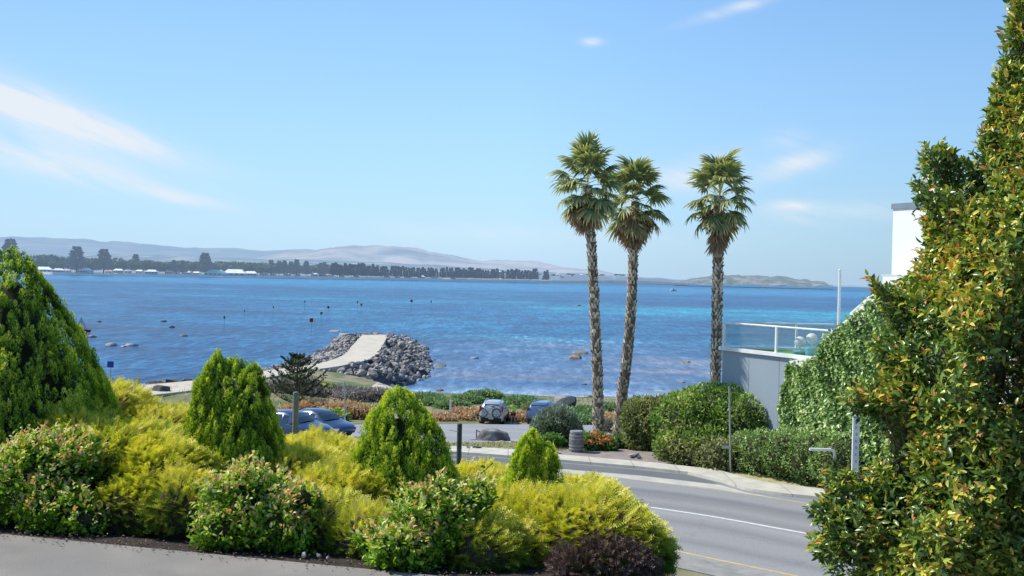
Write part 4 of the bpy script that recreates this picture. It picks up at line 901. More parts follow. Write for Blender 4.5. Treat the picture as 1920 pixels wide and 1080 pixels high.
def onwall_(px, py, off=-.5):
    d = ray(px, py); q = A_+nout*off-Vector((0, 0, CAMZ)); t = q.dot(nout)/d.dot(nout); return Vector((0, 0, CAMZ))+d*t
# round white globes on teal planters, on the terrace
for px, py, lab in ((1500, 641, 'white ball topiary lamp on a teal pot, the nearer one to the glass post'), (1522, 635, 'white ball topiary lamp on a teal pot, partly behind the ivy')):
    p = onwall_(px, py); e = empty('globe_lamp', (p.x, p.y, TZ-.1), lab, 'lamp', 'white globes on the terrace'); h = p.z-(TZ-.1)
    mb = MB(); mb.sphere((0, 0, h), .24, 20, 14); mb.build('globe', m_cap, e, smooth=True)
    mb = MB(); mb.tube([(0, 0, .02), (0, 0, .1), (0, 0, max(.2, h-.42)), (0, 0, max(.25, h-.38))], [.19, .24, .30, .28], 16); mb.build('pot', M('teal_glaze', (.10, .50, .50), None, 4, .3), e)
    mb = MB(); mb.tube([(0, 0, h-.4), (0, 0, h-.2)], .03, 8); mb.build('stem', m_cap, e)
e = U(1572.5, 600, 44); t_ = U(1572.5, 507, 44); mb = MB(); mb.tube([(e.x, e.y, TZ-.1), (e.x, e.y, t_.z)], [.07, .06], 10); mb.sphere((e.x, e.y, t_.z), .075, 10, 6); tag(mb.build('flagpole', m_metal), 'slim plain white pole rising behind the ivy covered wall', 'pole')
# white building behind the big leafy tree
K = U(1675, 383, 41); dW = dirAB; ba = empty('white_building', (K.x, K.y, 0), 'white rendered building with blue grey roof edge behind the leafy tree', 'building')
def prism(base, z0, z1, grow=0.0):
    mb = MB(); c = sum(base, Vector())/len(base); b2 = [c+(p-c)*(1+grow/max(.1, (p-c).length)) for p in base]; n_ = len(base)
    mb.add([(p.x, p.y, z0) for p in b2]+[(p.x, p.y, z1) for p in b2], [tuple(reversed(range(n_))), tuple(range(n_, 2*n_))]+[(i, (i+1) % n_, n_+(i+1) % n_, n_+i) for i in range(n_)]); return mb
fp = [Vector((0, 0, 0)), dW*9, dW*9+nin*9, nin*9]
prism(fp, 0, K.z-.2).build('wall', m_bwhite, ba)
prism(fp, K.z-.2, K.z+.02, .08).build('roof', m_fascia, ba)
m_joint = M('dark_wall_joint', (.22, .265, .31), None, 3, .8)  # seam colour, slightly darker than the wall
for a_ in (0.3, 0.62, .9):
    s_0 = A_.lerp(C_, a_*.5)+nout*.012; mb = MB(); q_ = [loc_(s_0), loc_(s_0+dirAB*.018)]; mb.add([(q_[0].x, q_[0].y, -1.4), (q_[1].x, q_[1].y, -1.4), (q_[1].x, q_[1].y, TZ-T0.z-.2), (q_[0].x, q_[0].y, TZ-T0.z-.2)], [(0, 1, 2, 3)]); mb.build('wall_joint', m_joint, terr)
for k in range(2):
    c_ = dW*(3+3.2*k); q = [c_-nin*.03, c_+dW*1.4-nin*.03, c_+dW*1.4+nin*.05, c_+nin*.05]
    prism(q, K.z-2.6, K.z-1.2).build('window', glassm('window_glass', (.05, .08, .1), .0), ba)
K2 = U(1655, 517, 40); b2 = empty('stair_wall', (K2.x, K2.y, 0), 'low white stepped wall jutting out from the white building', 'wall')
fp2 = [Vector((0, 0, 0)), dW*6, dW*6+nin*1.5, nin*1.5]; prism(fp2, 0, K2.z).build('wall', m_bwhite, b2); prism(fp2, K2.z, K2.z+.05, .05).build('coping', m_cap, b2)
def onwall(px, py, off=.35):
    d = ray(px, py); q = A_+nout*off-Vector((0, 0, CAMZ)); t = q.dot(nout)/d.dot(nout); return Vector((0, 0, CAMZ))+d*t
# ivy covered wall with a raking top and white coping
I0 = onwall(1480, 672); I1 = onwall(1538, 659); I2 = onwall(1552, 620); I3 = onwall(1592, 590); I4 = onwall(1630, 556); I5 = onwall(1760, 480)
tops = [I0, I1, I2, I3, I4, I5]; iv = empty('ivy_wall', (I0.x, I0.y, 0), 'raking wall smothered in pale green ivy below the white building', 'wall'); O_ = iv.location
mb = MB(); n_ = len(tops); th = nin*.35
vs = [(p.x-O_.x, p.y-O_.y, -1) for p in tops]+[(p.x-O_.x, p.y-O_.y, p.z-.12) for p in tops]+[(p.x+th.x-O_.x, p.y+th.y-O_.y, p.z-.12) for p in tops]+[(p.x+th.x-O_.x, p.y+th.y-O_.y, -1) for p in tops]
mb.add(vs, [(r*n_+i, r*n_+i+1, (r+1)*n_+i+1, (r+1)*n_+i) for r in range(3) for i in range(n_-1)]+[(0, n_, 2*n_, 3*n_)]); mb.build('masonry', m_bwhite, iv)
mb = MB(); mb.tube([tuple(p-O_+Vector((0, 0, -.02))+th*.5) for p in tops[3:]], .13, 6); mb.build('coping', m_cap, iv)
rng = np.random.default_rng(77); NI = 20000; P = []; 
Lx = [0]
for a, b in zip(tops, tops[1:]): Lx.append(Lx[-1]+(b-a).length)
s_ = rng.uniform(-.5, Lx[-1], NI); tx = np.interp(s_, Lx, [p.x for p in tops])-O_.x; ty = np.interp(s_, Lx, [p.y for p in tops])-O_.y; tz = np.interp(s_, Lx, [p.z for p in tops])
v_ = rng.uniform(0, 1, NI); z = -.3+(tz-.0+.12*rng.normal(size=NI))*v_; base_out = .25+.9*(1-v_)**2+.25*wob(np.stack([tx, ty, z], 1), .35, 3)+.12*wob(np.stack([tx, ty, z], 1), 1.1, 5)
ou = base_out*rng.uniform(.65, 1.05, NI); P = np.stack([tx+nout.x*ou, ty+nout.y*ou, z], 1)
wb = wob(P, .8, 2.)
D_ = np.array([nout.x, nout.y, -.5])[None, :]*.6+rng.normal(size=P.shape)*.55
leaves('ivy', P, D_, np.array([nout.x, nout.y, .8])[None, :]+rng.normal(size=P.shape)*.5, .17*rng.uniform(.7, 1.3, NI), .14, (.5+.2*wb+rng.normal(size=NI)*.2).clip(0, 1), f_ivy, iv)

# ================================================================ STREET THINGS
m_gal = M('galvanised_steel', (.45, .47, .49), (.38, .40, .42), 4, .45, metal=.6)
def pole(name, px, pyt, pyb, D, r, mat, label, cat, cap=None):
    b = U(px[1], pyb, D); t = U(px[0], pyt, D); b.z = min(b.z, ground(b.x, b.y)) if abs(b.z-ground(b.x, b.y)) < 1.5 else b.z; mb = MB(); mb.tube([(0, 0, 0), tuple((t-b)*.5), tuple(t-b)], [r, r, r*.95], 12)
    return tag(mb.build(name, mat, loc=b), label, cat)
sp_ = U(1370, 885, 42); st_ = U(1367.5, 728, 42); e = empty('sign_pole', sp_, 'tall thin galvanised street pole in front of the low hedge', 'pole')
mb = MB(); mb.tube([(0, 0, -.2), tuple((st_-sp_)*.5), tuple(st_-sp_)], .04, 12); mb.build('shaft', m_gal, e); mb = MB(); mb.tube([tuple(st_-sp_), tuple(st_-sp_+Vector((0, 0, .07)))], [.05, .04], 12); mb.build('end_cap', m_fascia, e)
mb = MB(); mb.box((-.22, 0, 1.05), (.36, .03, .12)); mb.build('bracket', m_gal, e)
# white totem with faded vertical lettering
p = U(1603, 875, 37); g = ground(p.x, p.y); tz_ = U(1603, 783, 37).z; e = empty('marker_post', (p.x, p.y, g), 'square white timber post with faint dark marks, ringed by leaves', 'post')
mb = MB(); mb.box((0, 0, (tz_-g)/2), (.24, .28, tz_-g), -.25, bev=.015); mb.build('shaft', m_cap, e); mb = MB()
for k in range(6):
    mb = MB(); mb.box((-.045+.02*(k % 2), -.145, tz_-g-.35-k*.25), (.07, .012, .10), -.25); mb.build('faded_mark', m_gal, e)
mb = MB(); mb.box((0, 0, tz_-g+.03), (.24, .3, .05), -.25); mb.build('cap', m_fascia, e)
q = U(1545, 843, 38.3); mb = MB(); mb.tube([(-.55, 0, 0), (.25, 0, 0), (.38, 0, -.05), (.42, 0, -.2), (.42, 0, -.35)], .06, 8); tag(mb.build('pipe_rail', m_cap, loc=q), 'short bent white pipe rail poking out of the hedge', 'rail')
# wooden barrel
m_stave = M('grey_barrel_staves', (.26, .25, .25), (.16, .16, .165), 6, .85, .4, 30, stretch=(3, 3, .4)); m_hoop = M('dull_iron_hoop', (.40, .40, .40), (.30, .30, .3), 5, .6, metal=.3)
b = G(1080, 850); H_ = 46.5/FPX; e = empty('barrel', b, 'weathered grey wooden barrel with iron hoops beside orange flowers', 'barrel'); hb = 1.05
mb = MB(); prof = lambda u: .285+.05*math.sin(math.pi*u)
nS = 22
for k in range(nS):
    a0, a1 = 2*math.pi*k/nS+.02, 2*math.pi*(k+1)/nS-.02; vs = []
    for i in range(9):
        u = i/8; r = prof(u); vs += [(math.cos(a0)*r, math.sin(a0)*r, u*hb), (math.cos(a1)*r, math.sin(a1)*r, u*hb)]
    mb.add(vs, [(2*i, 2*i+1, 2*i+3, 2*i+2) for i in range(8)])
mb.tube([(0, 0, .01), (0, 0, hb*.5), (0, 0, hb-.04)], [.27, .32, .27], 22); mb.build('staves', m_stave, e)
for u in (.04, .22, .36, .66, .8, .96):
    mb = MB(); mb.tube([(0, 0, u*hb-.03), (0, 0, u*hb+.03)], prof(u)+.012, 26); mb.build('hoop', m_hoop, e)
mb = MB(); mb.tube([(0, 0, hb-.03), (0, 0, hb-.01)], .26, 22); mb.build('lid', m_hoop, e)
# boulder, log and little rail on the verge
m_bould = M('grey_boulder', (.34, .33, .33), (.24, .23, .24), 3, .9, .5, 14, c3=(.12, .11, .10), scale3=1.3)
c = U(928, 830, 54); c.z = ground(c.x, c.y); bm = bmesh.new(); bmesh.ops.create_icosphere(bm, subdivisions=4, radius=1)
for v in bm.verts:
    x, y, z = v.co; s = 1+.30*noise.noise(v.co*1.2+Vector((3, 1, 7)))+.10*noise.noise(v.co*4); v.co = Vector((x*.90*s, y*.6*s*(1-.1*x), max(-.1, min(z*.8*s, .56+.05*s)*(1-.35*max(0, x)))))
    if y < -.3: v.co.y = -.2+(v.co.y+.2)*.7
me = bpy.data.meshes.new('boulder'); bm.to_mesh(me); bm.free(); me.materials.append(m_bould); o = bpy.data.objects.new('boulder', me); COL.objects.link(o); o.location = c
for f in me.polygons: f.use_smooth = True
tag(o, 'large rounded grey boulder with a dark face lying on the verge', 'boulder')
log_('log', U(906, 834, 52.6)-Vector((0, 0, .1)), U(958, 833, 52.6)-Vector((0, 0, .1)), .15, 'pale fallen log lying in front of the grey boulder', 'log', M('bleached_log', (.58, .50, .42), (.38, .32, .27), 5, .9, .4, 30))
p = U(893, 829, 54); p.z = ground(p.x, p.y); mb = MB(); mb.tube([(0, 0, 0), (0, 0, .6)], .035, 6); mb.tube([(0, 0, .55), (.35, 0, .42)], .03, 6); mb.box((-.05, 0, .03), (.6, .2, .06)); tag(mb.build('bent_rail', m_timber, loc=p), 'small bent grey stake and rail at the end of the boulder', 'stake')
for i, (px, py, s, lab) in enumerate([(879, 844, .16, 'small pale stone on the verge edge'), (890, 844, .2, 'dark stone, middle one of three on the verge edge'), (899, 844.5, .17, 'dark stone, end one of three nearest the boulder')]):
    rock('verge_stone', m_rock_d if i else m_rock_l, G(px, py, .08), s, lab, 'stone', None, i+4)
for i, (px, py, s, mm, lab) in enumerate([(1183, 862, .24, m_rock_l, 'pale lump of rubbish on the brown path'), (1193, 861, .26, m_rock_d, 'dark lump on the brown path beside the kerb'), (1198, 865, .15, m_rock_d, 'tiny dark lump at the kerb end of the brown path')]):
    rock('path_stone', mm, G(px, py, .15), s, lab, 'stone', None, i+14)
rock('beach_boulder', m_rock_l, (lambda c: Vector((c.x, c.y, ground(c.x, c.y)+.6)))(U(1055, 765, 88)), (1.2, .9, 1.0), 'pale boulder on the sand behind the silvery bush', 'boulder', None, 8)
rock('beach_boulder', m_rock_d, (lambda c: Vector((c.x, c.y, ground(c.x, c.y)+.6)))(U(1063, 764, 88.5)), (.9, .8, .95), 'dark boulder touching the pale one behind the silvery bush', 'boulder', None, 9)
rock('scrub_boulder', m_rock_d, U(300, 731, 89), (1.0, .8, .9), 'dark rounded boulder beside the sandy path', 'boulder', None, 11)
pole('timber_bollard', (258, 258), 708, 738, 92, .22, m_timber, 'thick grey timber bollard on the sandy path', 'bollard')
pole('light_pole', (646, 647), 715, 800, 62, .05, m_gal, 'thin pale pole behind the nose of the dark car', 'pole')
pole('car_park_post', (845, 845), 750, 785, 80, .08, m_cap, 'thin white post among dune shrubs at the car park edge', 'post')
b = U(207, 720, 97); b.z = ground(b.x, b.y); e = empty('blue_sign', b, 'small blue sign on a thin post at the water edge', 'sign'); t_ = U(207, 677, 97).z-b.z
mb = MB(); mb.tube([(0, 0, 0), (0, 0, t_-.1)], .05, 8); mb.build('post', m_gal, e); mb = MB(); mb.box((0, -.07, t_-.32), (.62, .04, .6)); mb.build('sign_panel', M('blue_sign_face', (.02, .06, .42), None, 3, .4), e)
# fence posts at the back of the garden bed
m_post = M('grey_green_post', (.26, .29, .28), (.18, .20, .20), 5, .8, .3, 40); m_post2 = M('dark_blue_post', (.08, .10, .12), (.05, .06, .07), 5, .7, .3, 40)
def fpost(px, pyt, D, r, mat, label):
    t = U(px, pyt, D); g = ground(t.x, t.y); e = empty('fence_post', (t.x, t.y, g), label, 'post', 'fence posts behind the garden bed'); h = t.z-g
    mb = MB(); mb.tube([(0, 0, -.2), (0, 0, h*.5), (0, 0, h-.01), (0, 0, h)], [r, r*.98, r*.97, r*.8], 14); mb.build('shaft', mat, e)
    for z_ in (.12, .5):
        mb = MB(); mb.tube([(-.02, -r, h-z_), (-.14, -r-.02, h-z_+.03)], .004, 5); mb.build('wire_end', m_gal, e)
fpost(555, 735, 14.8, .045, m_post, 'round grey green fence post in front of the dark cars'); fpost(862, 794, 14.6, .038, m_post2, 'round dark fence post in front of the car park')
# markers in the bay
m_mred = M('red_marker', (.55, .05, .04), None, 2, .6); m_mgrn = M('green_marker', (.02, .16, .09), None, 2, .6); m_mor = M('rusty_marker', (.45, .20, .10), None, 2, .6); m_mpole = M('pale_marker_pole', (.42, .62, .58), None, 2, .7)
for px, pyb, pyt, col, lab in [(583, 628, 600, 'r', 'red topped channel marker nearest the breakwater'), (602, 606, 587, 'o', 'rusty topped channel marker between two red ones'), (615, 593, 576, 'r', 'red topped channel marker, upper of the near pair'), (677, 587, 571, 'o', 'rusty topped marker out in the middle of the bay'), (771, 582, 564, 'r', 'red topped marker farthest from the breakwater'), (808, 579, 565, 'g', 'green topped marker beside the farthest red one'), (670, 580, 565, 'g', 'small green topped marker next to the rusty one in mid bay'), (571, 580, 565, 'g', 'small dark green marker above the red topped group'), (458, 595, 582, 'g', 'small green marker in the open bay'), (420, 615, 594, 'g', 'tall green topped marker in the open bay'), (512, 590, 575, 'g', 'faint green marker between tall green one and red group'), (323, 620, 611, 'g', 'leaning green marker sitting on dark rock')]:
    b = Sx(px, pyb); h = (CAMZ-SEA)*(pyb-pyt)/max(8, (pyb-hor(px))); e = empty('channel_marker', b, lab, 'marker', 'markers standing in the bay'); mb = MB(); mb.tube([(0, 0, -.5), (0, 0, h*.9)], .09*h/4, 8); mb.build('pole', m_mpole, e)
    mb = MB(); s = .44*h/3
    if col == 'r' or col == 'o': mb.box((0, 0, h), (s*1.6, s*1.6, s*1.8), .3, bev=s*.2)
    else: mb.tube([(0, 0, h-s), (0, 0, h+s)], [s*.9, .02], 10)
    mb.build('topmark', {'r': m_mred, 'g': m_mgrn, 'o': m_mor}[col], e)
b = Sx(152, 625); e = empty('dinghy', b, 'tiny red hulled dinghy with white sail behind the biggest conifer', 'boat'); mb = MB(); mb.add([(-1.6, 0, .1), (0, -.6, 0), (1.8, 0, .2), (0, .6, 0), (-1.5, 0, .7), (0, -.75, .6), (2, 0, .8), (0, .75, .6)], [(0, 1, 5, 4), (1, 2, 6, 5), (2, 3, 7, 6), (3, 0, 4, 7), (4, 5, 6, 7)]); mb.build('hull', m_mred, e)
mb = MB(); mb.add([(0, 0, .7), (0, 0, 3.2), (-1.3, .15, .9), (.05, .02, .7), (.05, .02, 3.1), (1.2, .1, .8)], [(0, 1, 2), (3, 5, 4)]); mb.build('sail', m_cap, e); mb = MB(); mb.tube([(0, 0, .5), (0, 0, 3.3)], .05, 6); mb.build('mast', m_gal, e)
b = U(1262, 541.5, 1500); b.z = SEA; e = empty('motorboat', b, 'small white motorboat near the rocky island', 'boat', rz=.2); mb = MB(); mb.add([(-4, -1.2, 0), (3, -1.2, 0), (5.5, 0, .6), (3, 1.2, 0), (-4, 1.2, 0), (-4, -1.5, 1.6), (3, -1.5, 1.8), (6.3, 0, 2.3), (3, 1.5, 1.8), (-4, 1.5, 1.6)], [(0, 1, 6, 5), (1, 2, 7, 6), (2, 3, 8, 7), (3, 4, 9, 8), (4, 0, 5, 9), (5, 6, 7, 8, 9)]); mb.build('hull', m_cap, e); mb = MB(); mb.box((0, 0, 2.6), (3.5, 2.2, 1.7), taper=.8); mb.build('cabin', m_cap, e)

# ================================================================ CARS
m_tyre = M('tyre_rubber', (.03, .03, .032), None, 5, .8); m_rim = M('alloy_rim', (.5, .5, .52), None, 5, .3, metal=.8); m_black = M('black_trim', (.02, .02, .022), None, 5, .5)
m_win = M('dark_car_glass', (.03, .045, .06), (.04, .06, .09), 1, .08, spec=.8); m_lampr = M('red_tail_lens', (.50, .03, .03), None, 5, .25); m_lampw = M('clear_head_lens', (.75, .77, .8), None, 5, .15); m_plate = M('number_plate', (.7, .7, .66), None, 5, .5)
def paint(name, c, metal=.3): 
    m = M(name, c, tuple(v*.97 for v in c), 1, .25, metal=metal, spec=.6); m.node_tree.nodes['Principled BSDF'].inputs['Coat Weight'].default_value = .8; m.node_tree.nodes['Principled BSDF'].inputs['Coat Roughness'].default_value = .06; return m
def car(name, loc, rz, label, cat, body, W=1.8, st=None, H=1.45, suv=False):
    e = empty(name, loc, label, cat, rz=rz)
    # stations: x, half width, z bottom, shoulder z, top z, half width at top   (front is +x)
    if suv: st = [(-2.25, .80, .50, .95, 1.02, .70), (-2.22, .90, .38, 1.05, 1.12, .78), (-2.1, .92, .34, 1.08, 1.45, .72), (-1.9, .93, .32, 1.10, 1.72, .66), (-1.3, .94, .30, 1.10, 1.78, .66), (-.2, .94, .30, 1.08, 1.78, .66), (.45, .94, .30, 1.06, 1.70, .64), (.95, .93, .30, 1.04, 1.28, .70), (1.2, .92, .30, 1.02, 1.06, .80), (1.9, .90, .32, .92, .98, .76), (2.25, .80, .40, .78, .86, .62), (2.33, .66, .48, .66, .70, .5)]
    else: st = [(-2.2, .66, .45, .80, .86, .52), (-2.1, .80, .36, .90, .98, .66), (-1.75, .87, .30, .92, 1.04, .70), (-1.35, .89, .26, .92, 1.24, .60), (-.75, .90, .25, .92, 1.43, .56), (0, .90, .25, .91, 1.46, .56), (.45, .90, .25, .90, 1.38, .57), (.9, .90, .25, .89, 1.12, .64), (1.15, .89, .26, .88, .93, .72), (1.75, .86, .30, .78, .82, .68), (2.1, .76, .36, .66, .70, .58), (2.22, .58, .44, .56, .60, .44)]
    ring = lambda s: [(s[0], -s[1]*.86, s[2]), (s[0], -s[1], s[2]+.10), (s[0], -s[1]*1.01, (s[2]+s[3])*.55), (s[0], -s[1]*.955, s[3]), (s[0], -s[5]*(1) if s[4]-s[3] > .15 else -s[5]*1.05, s[4]-.04), (s[0], -s[5]*.75, s[4]+.01), (s[0], 0, s[4]+.035)]
    V = []; F = []
    for s in st:
        h = ring(s); V += h+[(x, -y, z) for x, y, z in reversed(h[:-1])]
    n_ = 13
    for i in range(len(st)-1):
        for k in range(n_-1): F.append((i*n_+k, (i+1)*n_+k, (i+1)*n_+k+1, i*n_+k+1))
        F.append((i*n_+n_-1, (i+1)*n_+n_-1, (i+1)*n_, i*n_))
    F.append(tuple(range(n_))); F.append(tuple(reversed([(len(st)-1)*n_+k for k in range(n_)])))
    mb = MB(); mb.add(V, F); o = mb.build('body', body, e, smooth=True)
    # glass: side windows
    gh = [s for s in st if s[4]-s[3] > .30]
    for sgn in (-1, 1):
        parts = [gh[:len(gh)//2+1], gh[len(gh)//2:]]
        for g_ in parts:
            mb = MB(); lo_ = []; hi_ = []
            for j, s in enumerate(g_):
                dx = .05 if j == 0 else (-.05 if j == len(g_)-1 else 0); yl, yh = s[1]*.955, s[5]; zl, zh = s[3], s[4]-.04
                for t, L__ in ((.10, lo_), (.84, hi_)): L__.append((s[0]+dx, sgn*(yl+(yh-yl)*t+.012), zl+(zh-zl)*t+.004))
            m_ = len(lo_); mb.add(lo_+hi_, [(i, i+1, m_+i+1, m_+i) for i in range(m_-1)]); mb.build('window', m_win, e)
    def screen(sa, sb, nm, sgnx):
        ya, yb = sa[1]*.78, sb[5]*.86; off = .02*sgnx
        mb = MB(); mb.add([(sa[0]+off, -ya*.88, sa[4]+.045), (sa[0]+off, ya*.88, sa[4]+.045), (sb[0]+off, yb, sb[4]-.0), (sb[0]+off, -yb, sb[4]-.0)], [(0, 1, 2, 3)]); mb.build(nm, m_win, e)
    if not suv:
        def sc(pa, pb, nm, d):
            mb = MB(); (xa, za, ya), (xb, zb, yb) = pa, pb; N_ = 6; vs = []
            for j in range(3):
                t = j/2; x, z, y = xa+(xb-xa)*t, za+(zb-za)*t+.03*math.sin(math.pi*t), ya+(yb-ya)*t
                for k in range(N_+1): u = -1+2*k/N_; vs.append((x+d*(.05-.06*u*u), y*u, z+.03-.02*u*u))
            mb.add(vs, [(j*(N_+1)+k, j*(N_+1)+k+1, (j+1)*(N_+1)+k+1, (j+1)*(N_+1)+k) for j in range(2) for k in range(N_)]); mb.build(nm, m_win, e)
        sc((1.08, .99, .66), (.52, 1.34, .53), 'windscreen', 1); sc((-1.68, 1.08, .62), (-.9, 1.39, .53), 'rear_window', -1)
    else:
        mb = MB(); mb.add([(-2.17, -.66, 1.18), (-2.17, .66, 1.18), (-1.96, .56, 1.66), (-1.96, -.56, 1.66)], [(0, 3, 2, 1)]); mb.v = [(x-.03, y, z) for x, y, z in mb.v]; mb.build('rear_window', m_win, e)
        mb = MB(); mb.add([(1.16, -.66, 1.12), (1.16, .66, 1.12), (.52, .55, 1.68), (.52, -.55, 1.68)], [(0, 1, 2, 3)]); mb.v = [(x+.04, y, z+.02) for x, y, z in mb.v]; mb.build('windscreen', m_win, e)
    wr = .36 if suv else .31
    for x in (-1.36, 1.36):
        for sg in (-1, 1):
            y = sg*(W/2-.06); wh = MB(); wh.tube([(0, -.11, 0), (0, -.09, 0), (0, .09, 0), (0, .11, 0)], [wr*.9, wr, wr, wr*.9], 22); o = wh.build('wheel', m_tyre, e, loc=(x, y, wr), smooth=False)
            rm = MB(); rm.tube([(0, sg*.112, 0), (0, sg*.118, 0)], wr*.6, 16); rm.build('rim', m_rim, o)
            ar_ = MB(); ar_.tube([(x, sg*(W/2-.30), wr+.02), (x, sg*(W/2+.010), wr+.02)], wr*1.14, 22); ar_.build('wheel_arch', m_black, e)
    hx, hz_ = (2.12, .76) if suv else (2.02, .60)
    for sg in (-1, 1):
        mb = MB(); mb.box((hx-.03, sg*.66, hz_), (.30, .26, .13), sg*-.45, bev=.04); mb.build('headlight', m_lampw, e)
        mb = MB()
        if suv: mb.box((-2.12, sg*.83, 1.28), (.14, .14, .55), bev=.03)
        else: mb.box((-2.08, sg*.68, .84), (.14, .26, .14), bev=.03)
        mb.build('tail_light', m_lampr, e)
        mb = MB(); mb.box(((.85 if suv else .80), sg*(W/2+.10), (1.14 if suv else .96)), (.12, .20, .15), bev=.03); mb.build('wing_mirror', body, e)
    mb = MB(); mb.box((2.24 if suv else 2.14, 0, .44), (.14, 1.1, .20), bev=.04); mb.build('grille', m_black, e)
    mb = MB(); mb.box((-2.22 if suv else -2.12, 0, .50), (.16, 1.56 if suv else 1.3, .30), bev=.05); mb.build('bumper', m_black if suv else body, e)
    mb = MB(); mb.box((-2.315 if suv else -2.21, 0, .62), (.02, .37, .12)); mb.build('number_plate', m_plate, e)
    if suv:
        for sg in (-1, 1): mb = MB(); mb.tube([(-1.7, sg*.6, 1.84), (.2, sg*.6, 1.84)], .03, 6); mb.build('roof_rail', m_rim, e)
    return e
def gz(px, py, D): 
    p = U(px, py, D); p.z = ground(p.x, p.y)+.035; return p
navy = paint('navy_paint', (.035, .065, .14)); silver = paint('silver_paint', (.52, .53, .55)); blue = paint('slate_blue_paint', (.10, .17, .30))
car('parked_car', gz(596, 810, 54.5), R(-33), 'dark navy hatchback with pale windscreen, farther of two parked cars', 'car', navy)
car('parked_car', gz(545, 815, 51.2), R(-26), 'dark navy car with silvery roof shine half hidden by a conifer', 'car', navy)
suv = car('parked_suv', gz(927, 792, 77.5), R(84), 'silver four wheel drive seen from behind with bikes on its tailgate', 'car', silver, W=1.86, suv=True)
car('parked_car', gz(1022, 795, 78), R(72), 'slate blue car mostly hidden behind the silvery bush', 'car', blue, W=1.86, suv=True)
# two bicycles on the tail rack
def bike(off, label, col, tilt):
    R3 = suv.matrix_basis.copy(); e = empty('bicycle', (0, 0, 0), label, 'bicycle', 'bicycles on the tailgate rack'); e.matrix_world = Matrix.Translation(suv.location) @ Matrix.Rotation(suv.rotation_euler.z, 4, 'Z') @ Matrix.Translation((-2.42-off, .0, .72)) @ Matrix.Rotation(R(90), 4, 'Z') @ Matrix.Rotation(tilt, 4, 'Y')
    fr = MB(); J = {'bb': (0, 0, .28), 'st': (-.16, 0, .72), 'hd': (.42, 0, .74), 'hb': (.46, 0, .60), 'ra': (-.44, 0, .33), 'fa': (.60, 0, .33)}
    for a, b in (('bb', 'st'), ('st', 'hd'), ('bb', 'hb'), ('hd', 'hb'), ('bb', 'ra'), ('st', 'ra'), ('hb', 'fa')): fr.tube([J[a], J[b]], .022, 6)
    fr.build('frame', col, e)
    for k in ('ra', 'fa'):
        w_ = MB(); pts = [(math.cos(2*math.pi*i/24)*.33, 0, math.sin(2*math.pi*i/24)*.33) for i in range(25)]; w_.tube(pts, .024, 6, cap=False); o = w_.build('wheel', m_tyre, e, loc=J[k]); s = MB()
        for i in range(8): s.tube([(0, 0, 0), (math.cos(i*.785)*.32, 0, math.sin(i*.785)*.32)], .005, 3)
        s.build('spokes', m_rim, o)
    h = MB(); h.tube([(.41, -.28, .84), (.41, 0, .80), (.41, .28, .84)], .016, 6); h.build('handlebar', m_black, e); s = MB(); s.box((-.2, 0, .82), (.25, .12, .05), bev=.02); s.build('saddle', m_black, e)
bike(0, 'white framed bicycle on the rack, closest to the tailgate', m_cap, .05); bike(.22, 'pale grey bicycle on the rack, outermost of the two', m_gal, -.04)

# ================================================================ PERSON
m_skin = M('skin', (.42, .26, .19), (.38, .23, .16), 4, .6); m_hiv = M('lime_shirt_cloth', (.42, .80, .08), (.36, .72, .06), 8, .8); m_short = M('black_shorts_cloth', (.02, .02, .025), None, 8, .9); m_hair = M('dark_hair', (.02, .015, .012), None, 9, .7); m_shoe = M('pale_shoe', (.5, .5, .5), None, 4, .7)
def skin_mesh(name, J, edges, root, mat, parent, sub=2):
    ks = list(J); me = bpy.data.meshes.new(name); me.from_pydata([J[k][0] for k in ks], [(ks.index(a), ks.index(b)) for a, b in edges], []); o = bpy.data.objects.new(name, me); COL.objects.link(o)
    sk = o.modifiers.new('skin', 'SKIN'); sk.use_smooth_shade = True; sk.branch_smoothing = .4
    lay = me.skin_vertices[0] if me.skin_vertices else None
    if lay is None:
        bpy.context.view_layer.objects.active = o; bpy.ops.object.modifier_add(type='SKIN') if False else None; me.attributes  # layer made by the modifier
    for i, k in enumerate(ks):
        r = J[k][1]; me.skin_vertices[0].data[i].radius = r if hasattr(r, '__len__') else (r, r); me.skin_vertices[0].data[i].use_root = (k == root)
    if sub: s = o.modifiers.new('sub', 'SUBSURF'); s.levels = sub; s.render_levels = sub
    me.materials.append(mat); o.parent = parent; return o
def ensure_skin(me):
    pass
pp = gz(962, 795, 75.5); per = empty('person', pp, 'person in lime green shirt and black shorts with elbow out beside the silver vehicle', 'person', rz=R(170))
J = {'pel': ((0, 0, .95), (.15, .10)), 'wst': ((0, 0, 1.10), (.135, .09)), 'chs': ((0, .01, 1.32), (.17, .11)), 'nck': ((0, 0, 1.47), .06), 'hdb': ((0, .02, 1.56), (.075, .085)), 'hdt': ((0, .02, 1.68), (.075, .09)), 'nos': ((0, .125, 1.59), .016), 'chn': ((0, .085, 1.53), .035)}
Ed = [('pel', 'wst'), ('wst', 'chs'), ('chs', 'nck'), ('nck', 'hdb'), ('hdb', 'hdt'), ('hdb', 'nos'), ('hdb', 'chn')]
